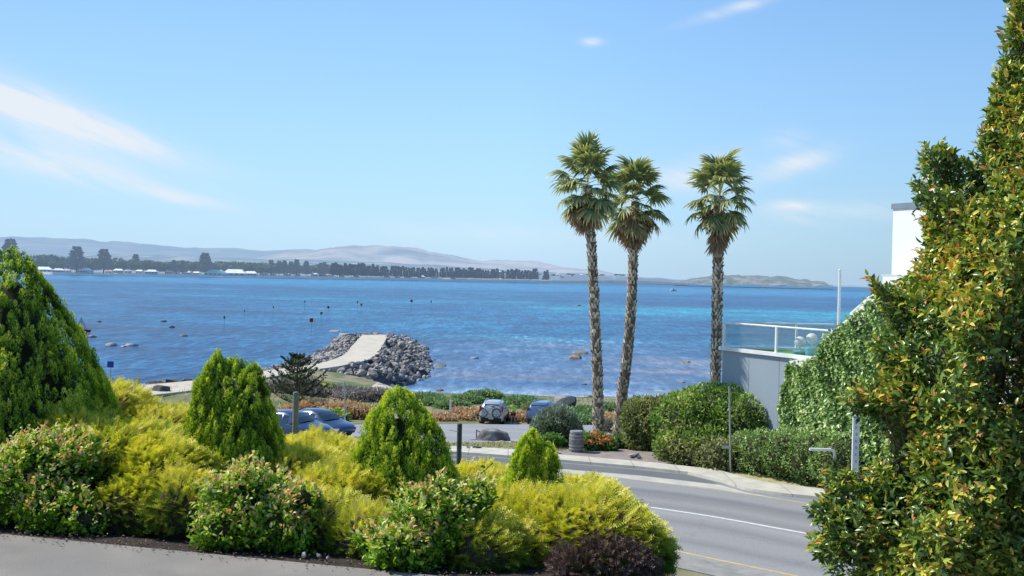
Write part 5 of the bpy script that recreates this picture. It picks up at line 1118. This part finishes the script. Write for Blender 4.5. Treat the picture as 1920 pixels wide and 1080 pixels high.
for s, n_ in ((-1, 'l'), (1, 'r')):
    bent = s == -1
    J['sh'+n_] = ((s*.18, 0, 1.40), .062); J['el'+n_] = ((s*.43, .02, 1.28), .042) if bent else ((s*.25, -.02, 1.13), .042); J['wr'+n_] = ((s*.24, .22, 1.30), .027) if bent else ((s*.26, .10, .92), .027); J['pm'+n_] = ((s*.18, .27, 1.32), (.035, .018)) if bent else ((s*.26, .13, .85), (.035, .018))
    Ed += [('chs', 'sh'+n_), ('sh'+n_, 'el'+n_), ('el'+n_, 'wr'+n_), ('wr'+n_, 'pm'+n_)]
    base = Vector(J['pm'+n_][0]); dv = (base-Vector(J['wr'+n_][0])).normalized()
    side = Vector((0, 0, 1)) if bent else Vector((0, 1, 0))
    for f in range(5):
        ln = (.05, .075, .082, .075, .058)[f]; k = 'f%d%s' % (f, n_); k2 = k+'t'; sp = side*(-.028+.014*f)
        if f == 0: sp = side*-.045; dd = (dv*.5+side*-.8).normalized()
        else: dd = dv
        J[k] = (tuple(base+sp+dd*ln*.5), .009); J[k2] = (tuple(base+sp+dd*ln*.9+Vector((-s*.02, 0, 0))), .008); Ed += [('pm'+n_, k), (k, k2)]
    J['hp'+n_] = ((s*.09, 0, .88), .095); J['kn'+n_] = ((s*.12, .02+s*.03, .50), .06); J['cf'+n_] = ((s*.13, -.01+s*.03, .34), .058); J['an'+n_] = ((s*.13, -.01+s*.03, .09), .038); J['to'+n_] = ((s*.15, .15+s*.03, .03), (.04, .025))
    Ed += [('pel', 'hp'+n_), ('hp'+n_, 'kn'+n_), ('kn'+n_, 'cf'+n_), ('cf'+n_, 'an'+n_), ('an'+n_, 'to'+n_)]
skin_mesh('body', J, Ed, 'pel', m_skin, per)
JS = {'pel': ((0, 0, .93), (.165, .12)), 'wst': ((0, 0, 1.10), (.155, .115)), 'chs': ((0, .01, 1.33), (.19, .13)), 'nck': ((0, 0, 1.44), .08), 'shl': ((-.19, 0, 1.39), .078), 'ell': ((-.35, .012, 1.32), .065), 'shr': ((.19, 0, 1.39), .078), 'elr': ((.235, -.01, 1.22), .065)}
skin_mesh('shirt', JS, [('pel', 'wst'), ('wst', 'chs'), ('chs', 'nck'), ('chs', 'shl'), ('shl', 'ell'), ('chs', 'shr'), ('shr', 'elr')], 'pel', m_hiv, per)
JT = {'pel': ((0, 0, .93), (.16, .115)), 'hl': ((-.09, 0, .84), .11), 'hr': ((.09, 0, .84), .11), 'kl': ((-.12, -.01, .58), .09), 'kr': ((.12, .04, .58), .09)}
skin_mesh('shorts', JT, [('pel', 'hl'), ('hl', 'kl'), ('pel', 'hr'), ('hr', 'kr')], 'pel', m_short, per)
mb = MB(); mb.sphere((0, .0, 1.655), (.09, .10, .095), 16, 10); mb.build('hair', m_hair, per, smooth=True)
for s in (-1, 1):
    mb = MB(); mb.box((s*.14, .07+s*.03, .045), (.10, .28, .09), bev=.03); mb.build('shoe', m_shoe, per)
# ================================================================ GARDEN BED
m_mulch = M('dark_mulch', (.055, .040, .030), (.028, .022, .018), 9, 1, .6, 40)
bx = np.linspace(-14, 3.2, 30)
sheet('garden_bed', [(x, edge_y(x)+.02) for x in bx]+[(x, edge_y(x)+3.4) for x in bx[::-1]], m_mulch, .03, .5)
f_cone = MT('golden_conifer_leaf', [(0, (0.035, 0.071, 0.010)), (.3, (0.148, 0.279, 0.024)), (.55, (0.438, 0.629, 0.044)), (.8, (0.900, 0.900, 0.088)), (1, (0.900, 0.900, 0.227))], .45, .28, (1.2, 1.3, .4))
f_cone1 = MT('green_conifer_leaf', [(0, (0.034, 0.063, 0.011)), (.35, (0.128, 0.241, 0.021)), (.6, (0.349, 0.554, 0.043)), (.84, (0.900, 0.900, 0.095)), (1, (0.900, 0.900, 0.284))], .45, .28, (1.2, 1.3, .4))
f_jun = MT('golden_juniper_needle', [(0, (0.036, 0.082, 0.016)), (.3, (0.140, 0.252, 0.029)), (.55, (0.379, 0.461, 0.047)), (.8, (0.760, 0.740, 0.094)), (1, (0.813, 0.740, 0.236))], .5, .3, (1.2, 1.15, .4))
f_jdead = MT('dead_juniper_twig', [(0, (.06, .035, .03)), (.5, (.18, .11, .09)), (1, (.36, .25, .20))], .9, .1, (1, 1, 1))
def conifer(label, lobes, mat, seed, dens=1.0, leaf=.027, base_z=None):
    """upright golden conifer; lobes = (px, top py, base py, radius px, D, power)"""
    global rng
    rng = np.random.default_rng(seed); px, pt, pb, rp_, D, pw = lobes[0]; c0 = U(px, pb, D); g = ground(c0.x, D); root = empty('golden_conifer', (c0.x, c0.y, g), label, 'conifer', 'upright conifers in the garden bed')
    PP = []; DD = []; TT = []; NN = []; core = MB()
    for px, pt, pb, rp_, D, pw in lobes:
        top = U(px, pt, D); bot = U(px, pb, D); H = top.z-bot.z; Rr = rp_/FPX*D; slant = math.hypot(H, Rr); area = math.pi*Rr*slant*1.2; ext = (bot.z-g)/H if (lobes[0][0] == px) else 0.15
        n_ = int(area*150*dens)
        t = rng.uniform(0, 1, n_)**.56*(1+min(ext, .5)); t[:26] = rng.uniform(0, .13, 26); t[26:60] = rng.uniform(.05, .3, 34); a = rng.uniform(0, 2*math.pi, n_)
        rr = Rr*np.minimum(t, 1)**pw*(1+.0*t); rr = np.where(t > 1, Rr*(1-.25*(t-1)), rr)
        lump = wob(np.stack([np.cos(a)*rr, np.sin(a)*rr, t*H], 1), 1.5/max(.5, Rr), seed)
        rr = rr*(1+.07*lump)+.01
        ox = np.stack([np.cos(a), np.sin(a), np.zeros(n_)], 1); base = np.stack([np.cos(a)*rr*.88, np.sin(a)*rr*.88, top.z-g-t*H-.20*np.minimum(1, t*3)-.17], 1)+np.array([top.x-c0.x, D-c0.y, 0])
        ax = unit(ox*(-.62*Rr/H+.30*rng.uniform(-.25, 1, (n_, 1)))+np.array([0, 0, 1.0])+rng.normal(size=(n_, 3))*.06); tg = np.cross(np.array([0, 0, 1.0]), ox)
        Lp = rng.uniform(.18, .36, n_)*(.55+.45*np.minimum(t, 1)); Wp = rng.uniform(.036, .062, n_); vis = rng.uniform(0, 1, n_)
        m_ = 115
        u = rng.uniform(0, 1, (n_, m_)); th = rng.uniform(0, 2*math.pi, (n_, m_)); q = np.sin(np.pi*np.clip(u, .02, .98)**.75)**.8*Wp[:, None]*rng.uniform(.35, 1.05, (n_, m_))
        off = (np.cos(th)[..., None]*tg[:, None, :]*.9+np.sin(th)[..., None]*ox[:, None, :]*1.15)
        P = base[:, None, :]+ax[:, None, :]*(Lp[:, None]*u)[..., None]+off*q[..., None]+ox[:, None, :]*(rr*.12)[:, None, None]
        d = ax[:, None, :]*1.25+off*.6+rng.normal(size=(n_, m_, 3))*.28
        outw = np.sin(th)*.5+.5
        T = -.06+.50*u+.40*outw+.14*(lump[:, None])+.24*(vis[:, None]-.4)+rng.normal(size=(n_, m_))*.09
        PP.append(P.reshape(-1, 3)); DD.append(d.reshape(-1, 3)); TT.append(T.ravel()); NN.append((ox[:, None, :]+rng.normal(size=(n_, m_, 3))*.5).reshape(-1, 3))
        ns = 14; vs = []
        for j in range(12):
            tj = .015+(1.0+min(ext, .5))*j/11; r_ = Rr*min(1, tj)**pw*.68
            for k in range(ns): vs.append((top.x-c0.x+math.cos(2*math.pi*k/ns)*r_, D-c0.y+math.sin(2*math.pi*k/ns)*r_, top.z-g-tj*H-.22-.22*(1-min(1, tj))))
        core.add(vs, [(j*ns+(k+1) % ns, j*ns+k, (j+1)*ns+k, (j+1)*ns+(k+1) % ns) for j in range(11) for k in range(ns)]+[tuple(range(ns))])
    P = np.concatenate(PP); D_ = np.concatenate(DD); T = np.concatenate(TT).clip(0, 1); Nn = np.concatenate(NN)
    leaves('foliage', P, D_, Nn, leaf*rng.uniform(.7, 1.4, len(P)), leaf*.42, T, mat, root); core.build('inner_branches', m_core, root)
    mb = MB(); mb.tube([(0, 0, -.1), (0, 0, 1.2)], [.09, .05], 8); mb.build('trunk', fbark0, root); return root
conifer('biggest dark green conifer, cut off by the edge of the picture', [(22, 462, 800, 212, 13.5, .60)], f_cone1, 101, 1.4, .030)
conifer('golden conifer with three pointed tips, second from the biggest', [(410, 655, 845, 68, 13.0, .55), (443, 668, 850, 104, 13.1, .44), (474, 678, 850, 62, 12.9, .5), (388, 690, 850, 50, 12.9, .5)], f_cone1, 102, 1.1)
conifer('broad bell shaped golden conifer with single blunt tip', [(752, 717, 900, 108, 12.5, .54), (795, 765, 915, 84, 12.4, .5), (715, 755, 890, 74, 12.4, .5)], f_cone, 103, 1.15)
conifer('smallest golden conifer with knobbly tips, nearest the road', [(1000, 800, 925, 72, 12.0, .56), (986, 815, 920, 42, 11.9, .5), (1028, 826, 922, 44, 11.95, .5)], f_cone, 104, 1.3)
def juniper(label, B, seed, dens=900, gold=0.0, dead=False, floor=None):
    global rng
    rng = np.random.default_rng(seed); c0 = B[0][0]; g = ground(c0[0], c0[1]); loc = (c0[0], c0[1], g); root = empty('spreading_juniper', loc, label, 'juniper', 'golden junipers filling the garden bed')
    PP = []; DD = []; TT = []; core = MB()
    for c, r in B:
        c = np.array(c); r = np.array(r); k = int(2*math.pi*r[0]*r[1]*1.5*dens*.56); d = rnd(k); d[:, 2] = np.abs(d[:, 2])*1.25-.42; d = unit(d)
        P = c+d*r; w1 = wob(P, .75, seed); w2 = wob(P, 2.1, seed*.3); P = c+d*r*(.90+.13*w1[:, None]+.05*w2[:, None])-d*rng.uniform(0, .22, (k, 1))**1.5*r*.8
        keep = np.ones(k, bool)
        for c2, r2 in B:
            if np.allclose(np.array(c2), c): continue
            keep &= (((P-np.array(c2))/np.array(r2))**2).sum(1) > .62
        nrm = unit(d/r); T = .33+gold+.44*nrm[:, 2]+.10*w1+.13*w2+rng.normal(size=k)*.15  # upward faces get golder tint: light from above put into needle colour
        flow = nrm*.75+np.stack([.35+.5*wob(P, .9, 7.), -.15+.5*wob(P, 1.1, 3.), .28+.1*w2], 1)+rng.normal(size=(k, 3))*.30
        PP.append(P[keep]); DD.append(flow[keep]); TT.append(T[keep]); 
        mb_ = core; mb_.sphere(Vector(c)-Vector(loc), [v*.85 for v in r], 16, 10)
    P = np.concatenate(PP); D_ = np.concatenate(DD); T = np.concatenate(TT)
    nn = rng.normal(size=P.shape)*.35+np.array([0, -.25, 1.0])
    if floor is not None: k_ = P[:, 2] > floor; P, D_, T, nn = P[k_], D_[k_], T[k_], nn[k_]
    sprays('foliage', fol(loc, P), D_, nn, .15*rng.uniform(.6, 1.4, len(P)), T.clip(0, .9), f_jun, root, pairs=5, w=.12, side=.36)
    core.build('inner_branches', m_coreb, root)
    if dead:
        k = 2600; u = rng.normal(size=(k, 3)); dc, dr = dead; P = np.array(dc)+unit(u)*np.array(dr)*rng.uniform(.75, 1.05, (k, 1)); sprays('dead_twigs', fol(loc, P), unit(u)+rng.normal(size=P.shape)*.5+np.array([.2, -.3, .1]), rng.normal(size=P.shape), .12, rng.uniform(0, 1, k), f_jdead, root, pairs=3)
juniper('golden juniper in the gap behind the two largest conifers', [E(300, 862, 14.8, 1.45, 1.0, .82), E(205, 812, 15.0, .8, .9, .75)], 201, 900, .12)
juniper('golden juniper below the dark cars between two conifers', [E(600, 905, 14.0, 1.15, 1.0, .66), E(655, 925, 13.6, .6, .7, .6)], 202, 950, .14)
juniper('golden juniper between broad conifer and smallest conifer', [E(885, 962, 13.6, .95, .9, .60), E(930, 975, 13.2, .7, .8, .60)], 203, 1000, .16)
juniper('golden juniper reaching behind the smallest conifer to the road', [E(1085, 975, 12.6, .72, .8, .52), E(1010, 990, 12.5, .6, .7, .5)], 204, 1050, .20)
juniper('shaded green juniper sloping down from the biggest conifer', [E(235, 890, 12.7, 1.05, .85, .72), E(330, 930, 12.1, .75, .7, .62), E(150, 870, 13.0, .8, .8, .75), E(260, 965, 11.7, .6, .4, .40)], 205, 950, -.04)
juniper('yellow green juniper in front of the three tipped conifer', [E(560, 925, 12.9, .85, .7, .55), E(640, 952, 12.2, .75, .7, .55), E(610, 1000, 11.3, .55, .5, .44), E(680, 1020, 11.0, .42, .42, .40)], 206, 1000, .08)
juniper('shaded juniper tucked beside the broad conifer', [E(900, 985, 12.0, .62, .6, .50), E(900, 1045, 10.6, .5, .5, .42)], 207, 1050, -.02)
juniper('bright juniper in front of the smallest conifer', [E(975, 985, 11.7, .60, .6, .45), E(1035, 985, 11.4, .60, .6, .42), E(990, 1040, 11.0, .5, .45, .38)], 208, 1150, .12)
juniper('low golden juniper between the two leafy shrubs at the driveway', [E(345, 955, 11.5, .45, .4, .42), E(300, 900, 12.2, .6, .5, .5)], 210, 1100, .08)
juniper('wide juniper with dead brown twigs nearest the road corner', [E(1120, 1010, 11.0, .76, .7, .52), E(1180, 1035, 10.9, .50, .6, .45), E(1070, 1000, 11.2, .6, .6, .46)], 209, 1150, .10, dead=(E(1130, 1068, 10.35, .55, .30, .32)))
f_leafy = MT('glossy_shrub_leaf', [(0, (0.065, 0.120, 0.013)), (.45, (0.216, 0.411, 0.030)), (.68, (0.580, 0.726, 0.066)), (.82, (.76, .76, .30)), (.94, (.80, .76, .44)), (1, (.78, .46, .22))], .45, .3, (1.2, 1.25, .5), spec=.3)
def leafy(label, B, seed, dens=750, ls=.060, cream=0.0):
    global rng
    rng = np.random.default_rng(seed); c0 = B[0][0]; g = ground(c0[0], c0[1]); loc = (c0[0], c0[1], g); rs_ = random.Random(seed); B = list(B)+[(tuple(Vector(c)+Vector((rs_.uniform(-1, 1)*r[0]*.95, rs_.uniform(-.5, .2)*r[1], rs_.uniform(-.5, .75)*r[2]))), tuple(v*rs_.uniform(.38, .62) for v in r)) for c, r in B for _ in range(3)]; root = empty('leafy_shrub', loc, label, 'shrub', 'leafy shrubs along the driveway edge'); PP = []; DD = []; TT = []; tw = MB()
    for c, r in B:
        c = np.array(c); r = np.array(r); k = int(4*math.pi*((r[0]*r[1]*r[2])**(2/3))*135); d = rnd(k); w1 = wob(c+d*r, 1.6, seed)
        tipp = c+d*r*(.92+.16*w1[:, None]+rng.normal(size=(k, 1))*.06)
        nrm = unit(d/r); ax = unit(nrm*.6+np.array([0, 0, .55])+rng.normal(size=(k, 3))*.35); m_ = 10
        L_ = rng.uniform(.16, .30, k)
        for i in range(m_):
            u = i/(m_-1); P = tipp-ax*(L_*(1-u))[:, None]+rng.normal(size=(k, 3))*.008; sd_ = unit(np.cross(ax, rng.normal(size=(k, 3)))); dd = unit(sd_*(1-.5*u)+ax*(.35+.6*u)+np.array([0, 0, -.15*(1-u)]))
            T = .30+.16*u+.10*w1+.12*rng.normal(size=k)+np.where((nrm[:, 2] > .12-cream) & (rng.uniform(0, 1, k) < .42+.5*np.clip(nrm[:, 2], 0, 1)+cream), .54*max(0, u-.42)/.58, 0)
            ok = P[:, 2] > 5.02 if True else None
            PP.append(P[ok]); DD.append(dd[ok]); TT.append(T[ok])
        for j in range(0, k, 4):
            a = tipp[j]-ax[j]*L_[j]*1.5; b = tipp[j]; tw.tube([tuple(Vector(a)-Vector(loc)), tuple(Vector(b)-Vector(loc))], [.006, .003], 3, cap=False)
        tw.sphere(Vector(c)-Vector(loc), [v*.52 for v in r], 12, 8)
    P = np.concatenate(PP); D_ = np.concatenate(DD); T = np.concatenate(TT).clip(0, 1)
    leaves('foliage', fol(loc, P), D_, rng.normal(size=P.shape)*.45+np.array([-.1, -.3, .8]), ls*rng.uniform(.7, 1.25, len(P)), ls*.62*rng.uniform(.8, 1.2, len(P)), T, f_leafy, root, fine=True, droop=.2)
    tw.build('stems', m_core, root)
leafy('leafy shrub with cream tips beneath the biggest conifer', [E(50, 905, 11.7, .76, .5, .55), E(150, 868, 12.0, .42, .4, .42), E(-40, 900, 11.9, .6, .5, .5), E(110, 955, 11.4, .5, .35, .32)], 301)
leafy('leafy shrub crowned with pink and cream tips at centre of the bed edge', [E(470, 948, 11.0, .62, .42, .50), E(530, 985, 10.8, .34, .3, .34), E(420, 990, 10.8, .36, .3, .30)], 302, cream=.12)
leafy('leafy shrub with pale tips below the broad golden conifer', [E(800, 990, 10.5, .50, .38, .50), E(755, 1030, 10.2, .34, .28, .28), E(850, 965, 10.7, .30, .3, .38)], 303)
for i, (px, py, s, lab) in enumerate([(569, 1039, .05, 'small white stone at the driveway edge under the pink tipped shrub'), (599, 1041, .045, 'smaller white stone beside another on the driveway edge'), (616, 1046, .03, 'tiny pale pebble at the driveway edge')]):
    rock('garden_stone', m_rock_l, Zp(px, py, 5.06), s, lab, 'stone', None, i+50)
rng = np.random.default_rng(5); k = 900; x = rng.uniform(-9, 1.5, k); y = np.array([edge_y(v) for v in x])+rng.normal(size=k)*.14+.05; P = np.stack([x, y, np.full(k, 5.05)], 1)
tag(leaves('leaf_litter', P, rng.normal(size=P.shape)*np.array([1, 1, .2]), np.array([0, 0, 1.])+rng.normal(size=P.shape)*.3, .035, .018, rng.uniform(0, 1, k), f_jdead), 'scattered dry leaves along the driveway edge', 'leaf litter', kind='stuff')
# unseen box added outside the picture to throw a shadow on the driveway
mb = MB(); mb.box((-8.9, 8.35, 6.4), (3.2, 3.4, 3.0)); tag(mb.build('unseen_shadow_box', m_bwhite), kind='structure')

# ================================================================ BIG LEAFY TREE AT THE RIGHT
SIL = [(1897, -20), (1888, 20), (1870, 80), (1862, 150), (1842, 220), (1830, 275), (1806, 300), (1775, 262), (1735, 268), (1704, 310), (1702, 345), (1728, 400), (1728, 455), (1700, 505), (1668, 545), (1655, 530), (1632, 492), (1622, 530), (1640, 570), (1660, 610), (1628, 650), (1650, 690), (1608, 715), (1560, 735), (1560, 758), (1620, 772), (1662, 800), (1660, 850), (1622, 885), (1560, 872), (1530, 880), (1540, 893), (1548, 925), (1500, 945), (1512, 975), (1540, 990), (1515, 1010), (1498, 1035), (1535, 1060), (1570, 1040), (1605, 1052), (1585, 1100), (1560, 1180), (2300, 1300), (2300, -200), (1990, -180), (1925, -90)]
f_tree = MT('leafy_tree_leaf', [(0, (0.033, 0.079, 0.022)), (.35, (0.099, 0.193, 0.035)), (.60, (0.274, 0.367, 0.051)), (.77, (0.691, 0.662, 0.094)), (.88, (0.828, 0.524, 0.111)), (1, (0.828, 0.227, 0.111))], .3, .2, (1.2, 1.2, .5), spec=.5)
tb = Vector((3.6, 6.6, ground(3.6, 6.6))); tree = empty('leafy_tree', tb, 'big leafy tree with glossy green and reddish young leaves beside the driveway', 'tree'); rng = np.random.default_rng(404)
def seg_dist(px, py):
    best = 1e9
    for (x0, y0), (x1, y1) in zip(SIL, SIL[1:]+SIL[:1]):
        dx, dy = x1-x0, y1-y0; t = max(0, min(1, ((px-x0)*dx+(py-y0)*dy)/(dx*dx+dy*dy+1e-9))); best = min(best, math.hypot(px-x0-dx*t, py-y0-dy*t))
    return best
TP = []; TD = []; TW = []
def cavity(px, py):      # darker hollow where trunk and limbs show
    return math.exp(-(((px-1890)/85)**2+((py-700)/95)**2))
p0_ = lambda x, y: Vector((x*.021, y*.021, 3.3))
rs = random.Random(12)
while len(TP) < 10800:
    px, py = rs.uniform(1490, 2260), rs.uniform(-180, 1280)
    if px > 1960 and rs.random() < .55: continue
    if not in_poly(px, py, SIL): continue
    d = seg_dist(px, py)
    if d < 9 or (d < 45 and noise.noise(p0_(px, py)) < -.08 and rs.random() < .6): continue
    h = min(1.15, .10+d/150); u = rs.uniform(-1, 1); D = 6.5+h*(u if rs.random() < .5 else -abs(u)**.5)*.95
    if cavity(px, py) > .35 and D < 6.5 and rs.random() < cavity(px, py)*1.2: continue
    p = U(px, py, D); w_ = noise.noise(p*1.9)
    if w_ < -.16 and rs.random() < .85: continue
    c = Vector((4.3, 7.1, min(p.z-.3, 8.6))); o_ = (p-c).normalized(); dd = (o_*.75+Vector((0, -.12, .55))+Vector((rs.gauss(0, .4), rs.gauss(0, .4), rs.gauss(0, .35)))).normalized()
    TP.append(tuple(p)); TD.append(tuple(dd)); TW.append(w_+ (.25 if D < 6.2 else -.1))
TP = np.array(TP); TD = np.array(TD); TW = np.array(TW); k = len(TP); PP = []; DD = []; TT = []; LL = []
LT = rng.uniform(.12, .24, k); hue = rng.uniform(0, 1, k); NL = 11; red = rng.uniform(0, 1, k) < .5+.6*np.clip(TW, -.3, .4)
TPb = TP-TD*LT[:, None]*.8
for i in range(NL):
    u = i/(NL-1); P = TPb+TD*(LT*u)[:, None]; phi = i*2.4+hue*6.28; a1 = unit(np.cross(TD, np.array([.3, .2, 1.0]))); a2 = np.cross(TD, a1); sd_ = a1*np.cos(phi)[:, None]+a2*np.sin(phi)[:, None]
    DD.append(unit(sd_*(1.0-.55*u)+TD*(.35+.75*u)+rng.normal(size=(k, 3))*.15+np.array([0, 0, -.12]))); PP.append(P)
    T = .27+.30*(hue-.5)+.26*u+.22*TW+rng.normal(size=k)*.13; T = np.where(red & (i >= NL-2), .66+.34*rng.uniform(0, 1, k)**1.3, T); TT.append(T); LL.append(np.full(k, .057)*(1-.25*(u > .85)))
P = np.concatenate(PP); D_ = np.concatenate(DD); T = np.concatenate(TT).clip(0, 1); L_ = np.concatenate(LL)*rng.uniform(.75, 1.25, len(P))
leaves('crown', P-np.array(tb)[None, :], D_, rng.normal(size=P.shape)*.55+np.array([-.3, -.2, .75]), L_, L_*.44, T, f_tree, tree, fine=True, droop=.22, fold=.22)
tw = MB(); m_twig = M('brown_twig', (.16, .10, .06), (.09, .06, .04), 20, .8)
for j in range(k): tw.tube([tuple(Vector(TPb[j])-tb), tuple(Vector(TP[j])-tb)], [.0045, .002], 3, cap=False)
m_tbark = M('smooth_brown_bark', (.24, .17, .12), (.13, .09, .07), 12, .8, .4, 40, stretch=(1, 1, .3))
tk = MB(); crotch = Vector((3.42, 6.75, 6.6))-tb; tk.tube([(0, 0, -.4), tuple(crotch*.5+Vector((.05, 0, 0))), tuple(crotch)], [.15, .12, .10], 12)
limbs = [(2.9, 6.5, 8.2), (3.5, 6.9, 9.6), (3.2, 6.4, 9.0), (2.6, 6.3, 7.0), (4.2, 7.0, 8.8), (2.7, 6.6, 7.7), (3.9, 6.6, 10.2)]
ends = []
for x, y, z in limbs:
    e_ = Vector((x, y, z))-tb; pts = [crotch.lerp(e_, t)+Vector((.10*math.sin(t*5+x*7), .08*math.sin(t*4+y*9), .05*math.sin(t*6))) for t in (0, .25, .5, .75, 1)]; tk.tube(pts, [.075, .055, .042, .03, .018], 8); ends += [(p_, .03) for p_ in pts[1:]]
tk.build('trunk', m_tbark, tree)
E_ = np.array([tuple(p_+tb) for p_, _ in ends])
for j in range(0, k, 13):
    q = E_[np.argmin(((E_-TPb[j])**2).sum(1))]
    if np.linalg.norm(q-TPb[j]) > .5: continue
    a, b = Vector(q)-tb, Vector(TPb[j])-tb; tw.tube([tuple(a), tuple(a.lerp(b, .5)+Vector((0, 0, -.06))), tuple(b)], [.010, .008, .004], 4, cap=False)
tw.build('branches', m_twig, tree)
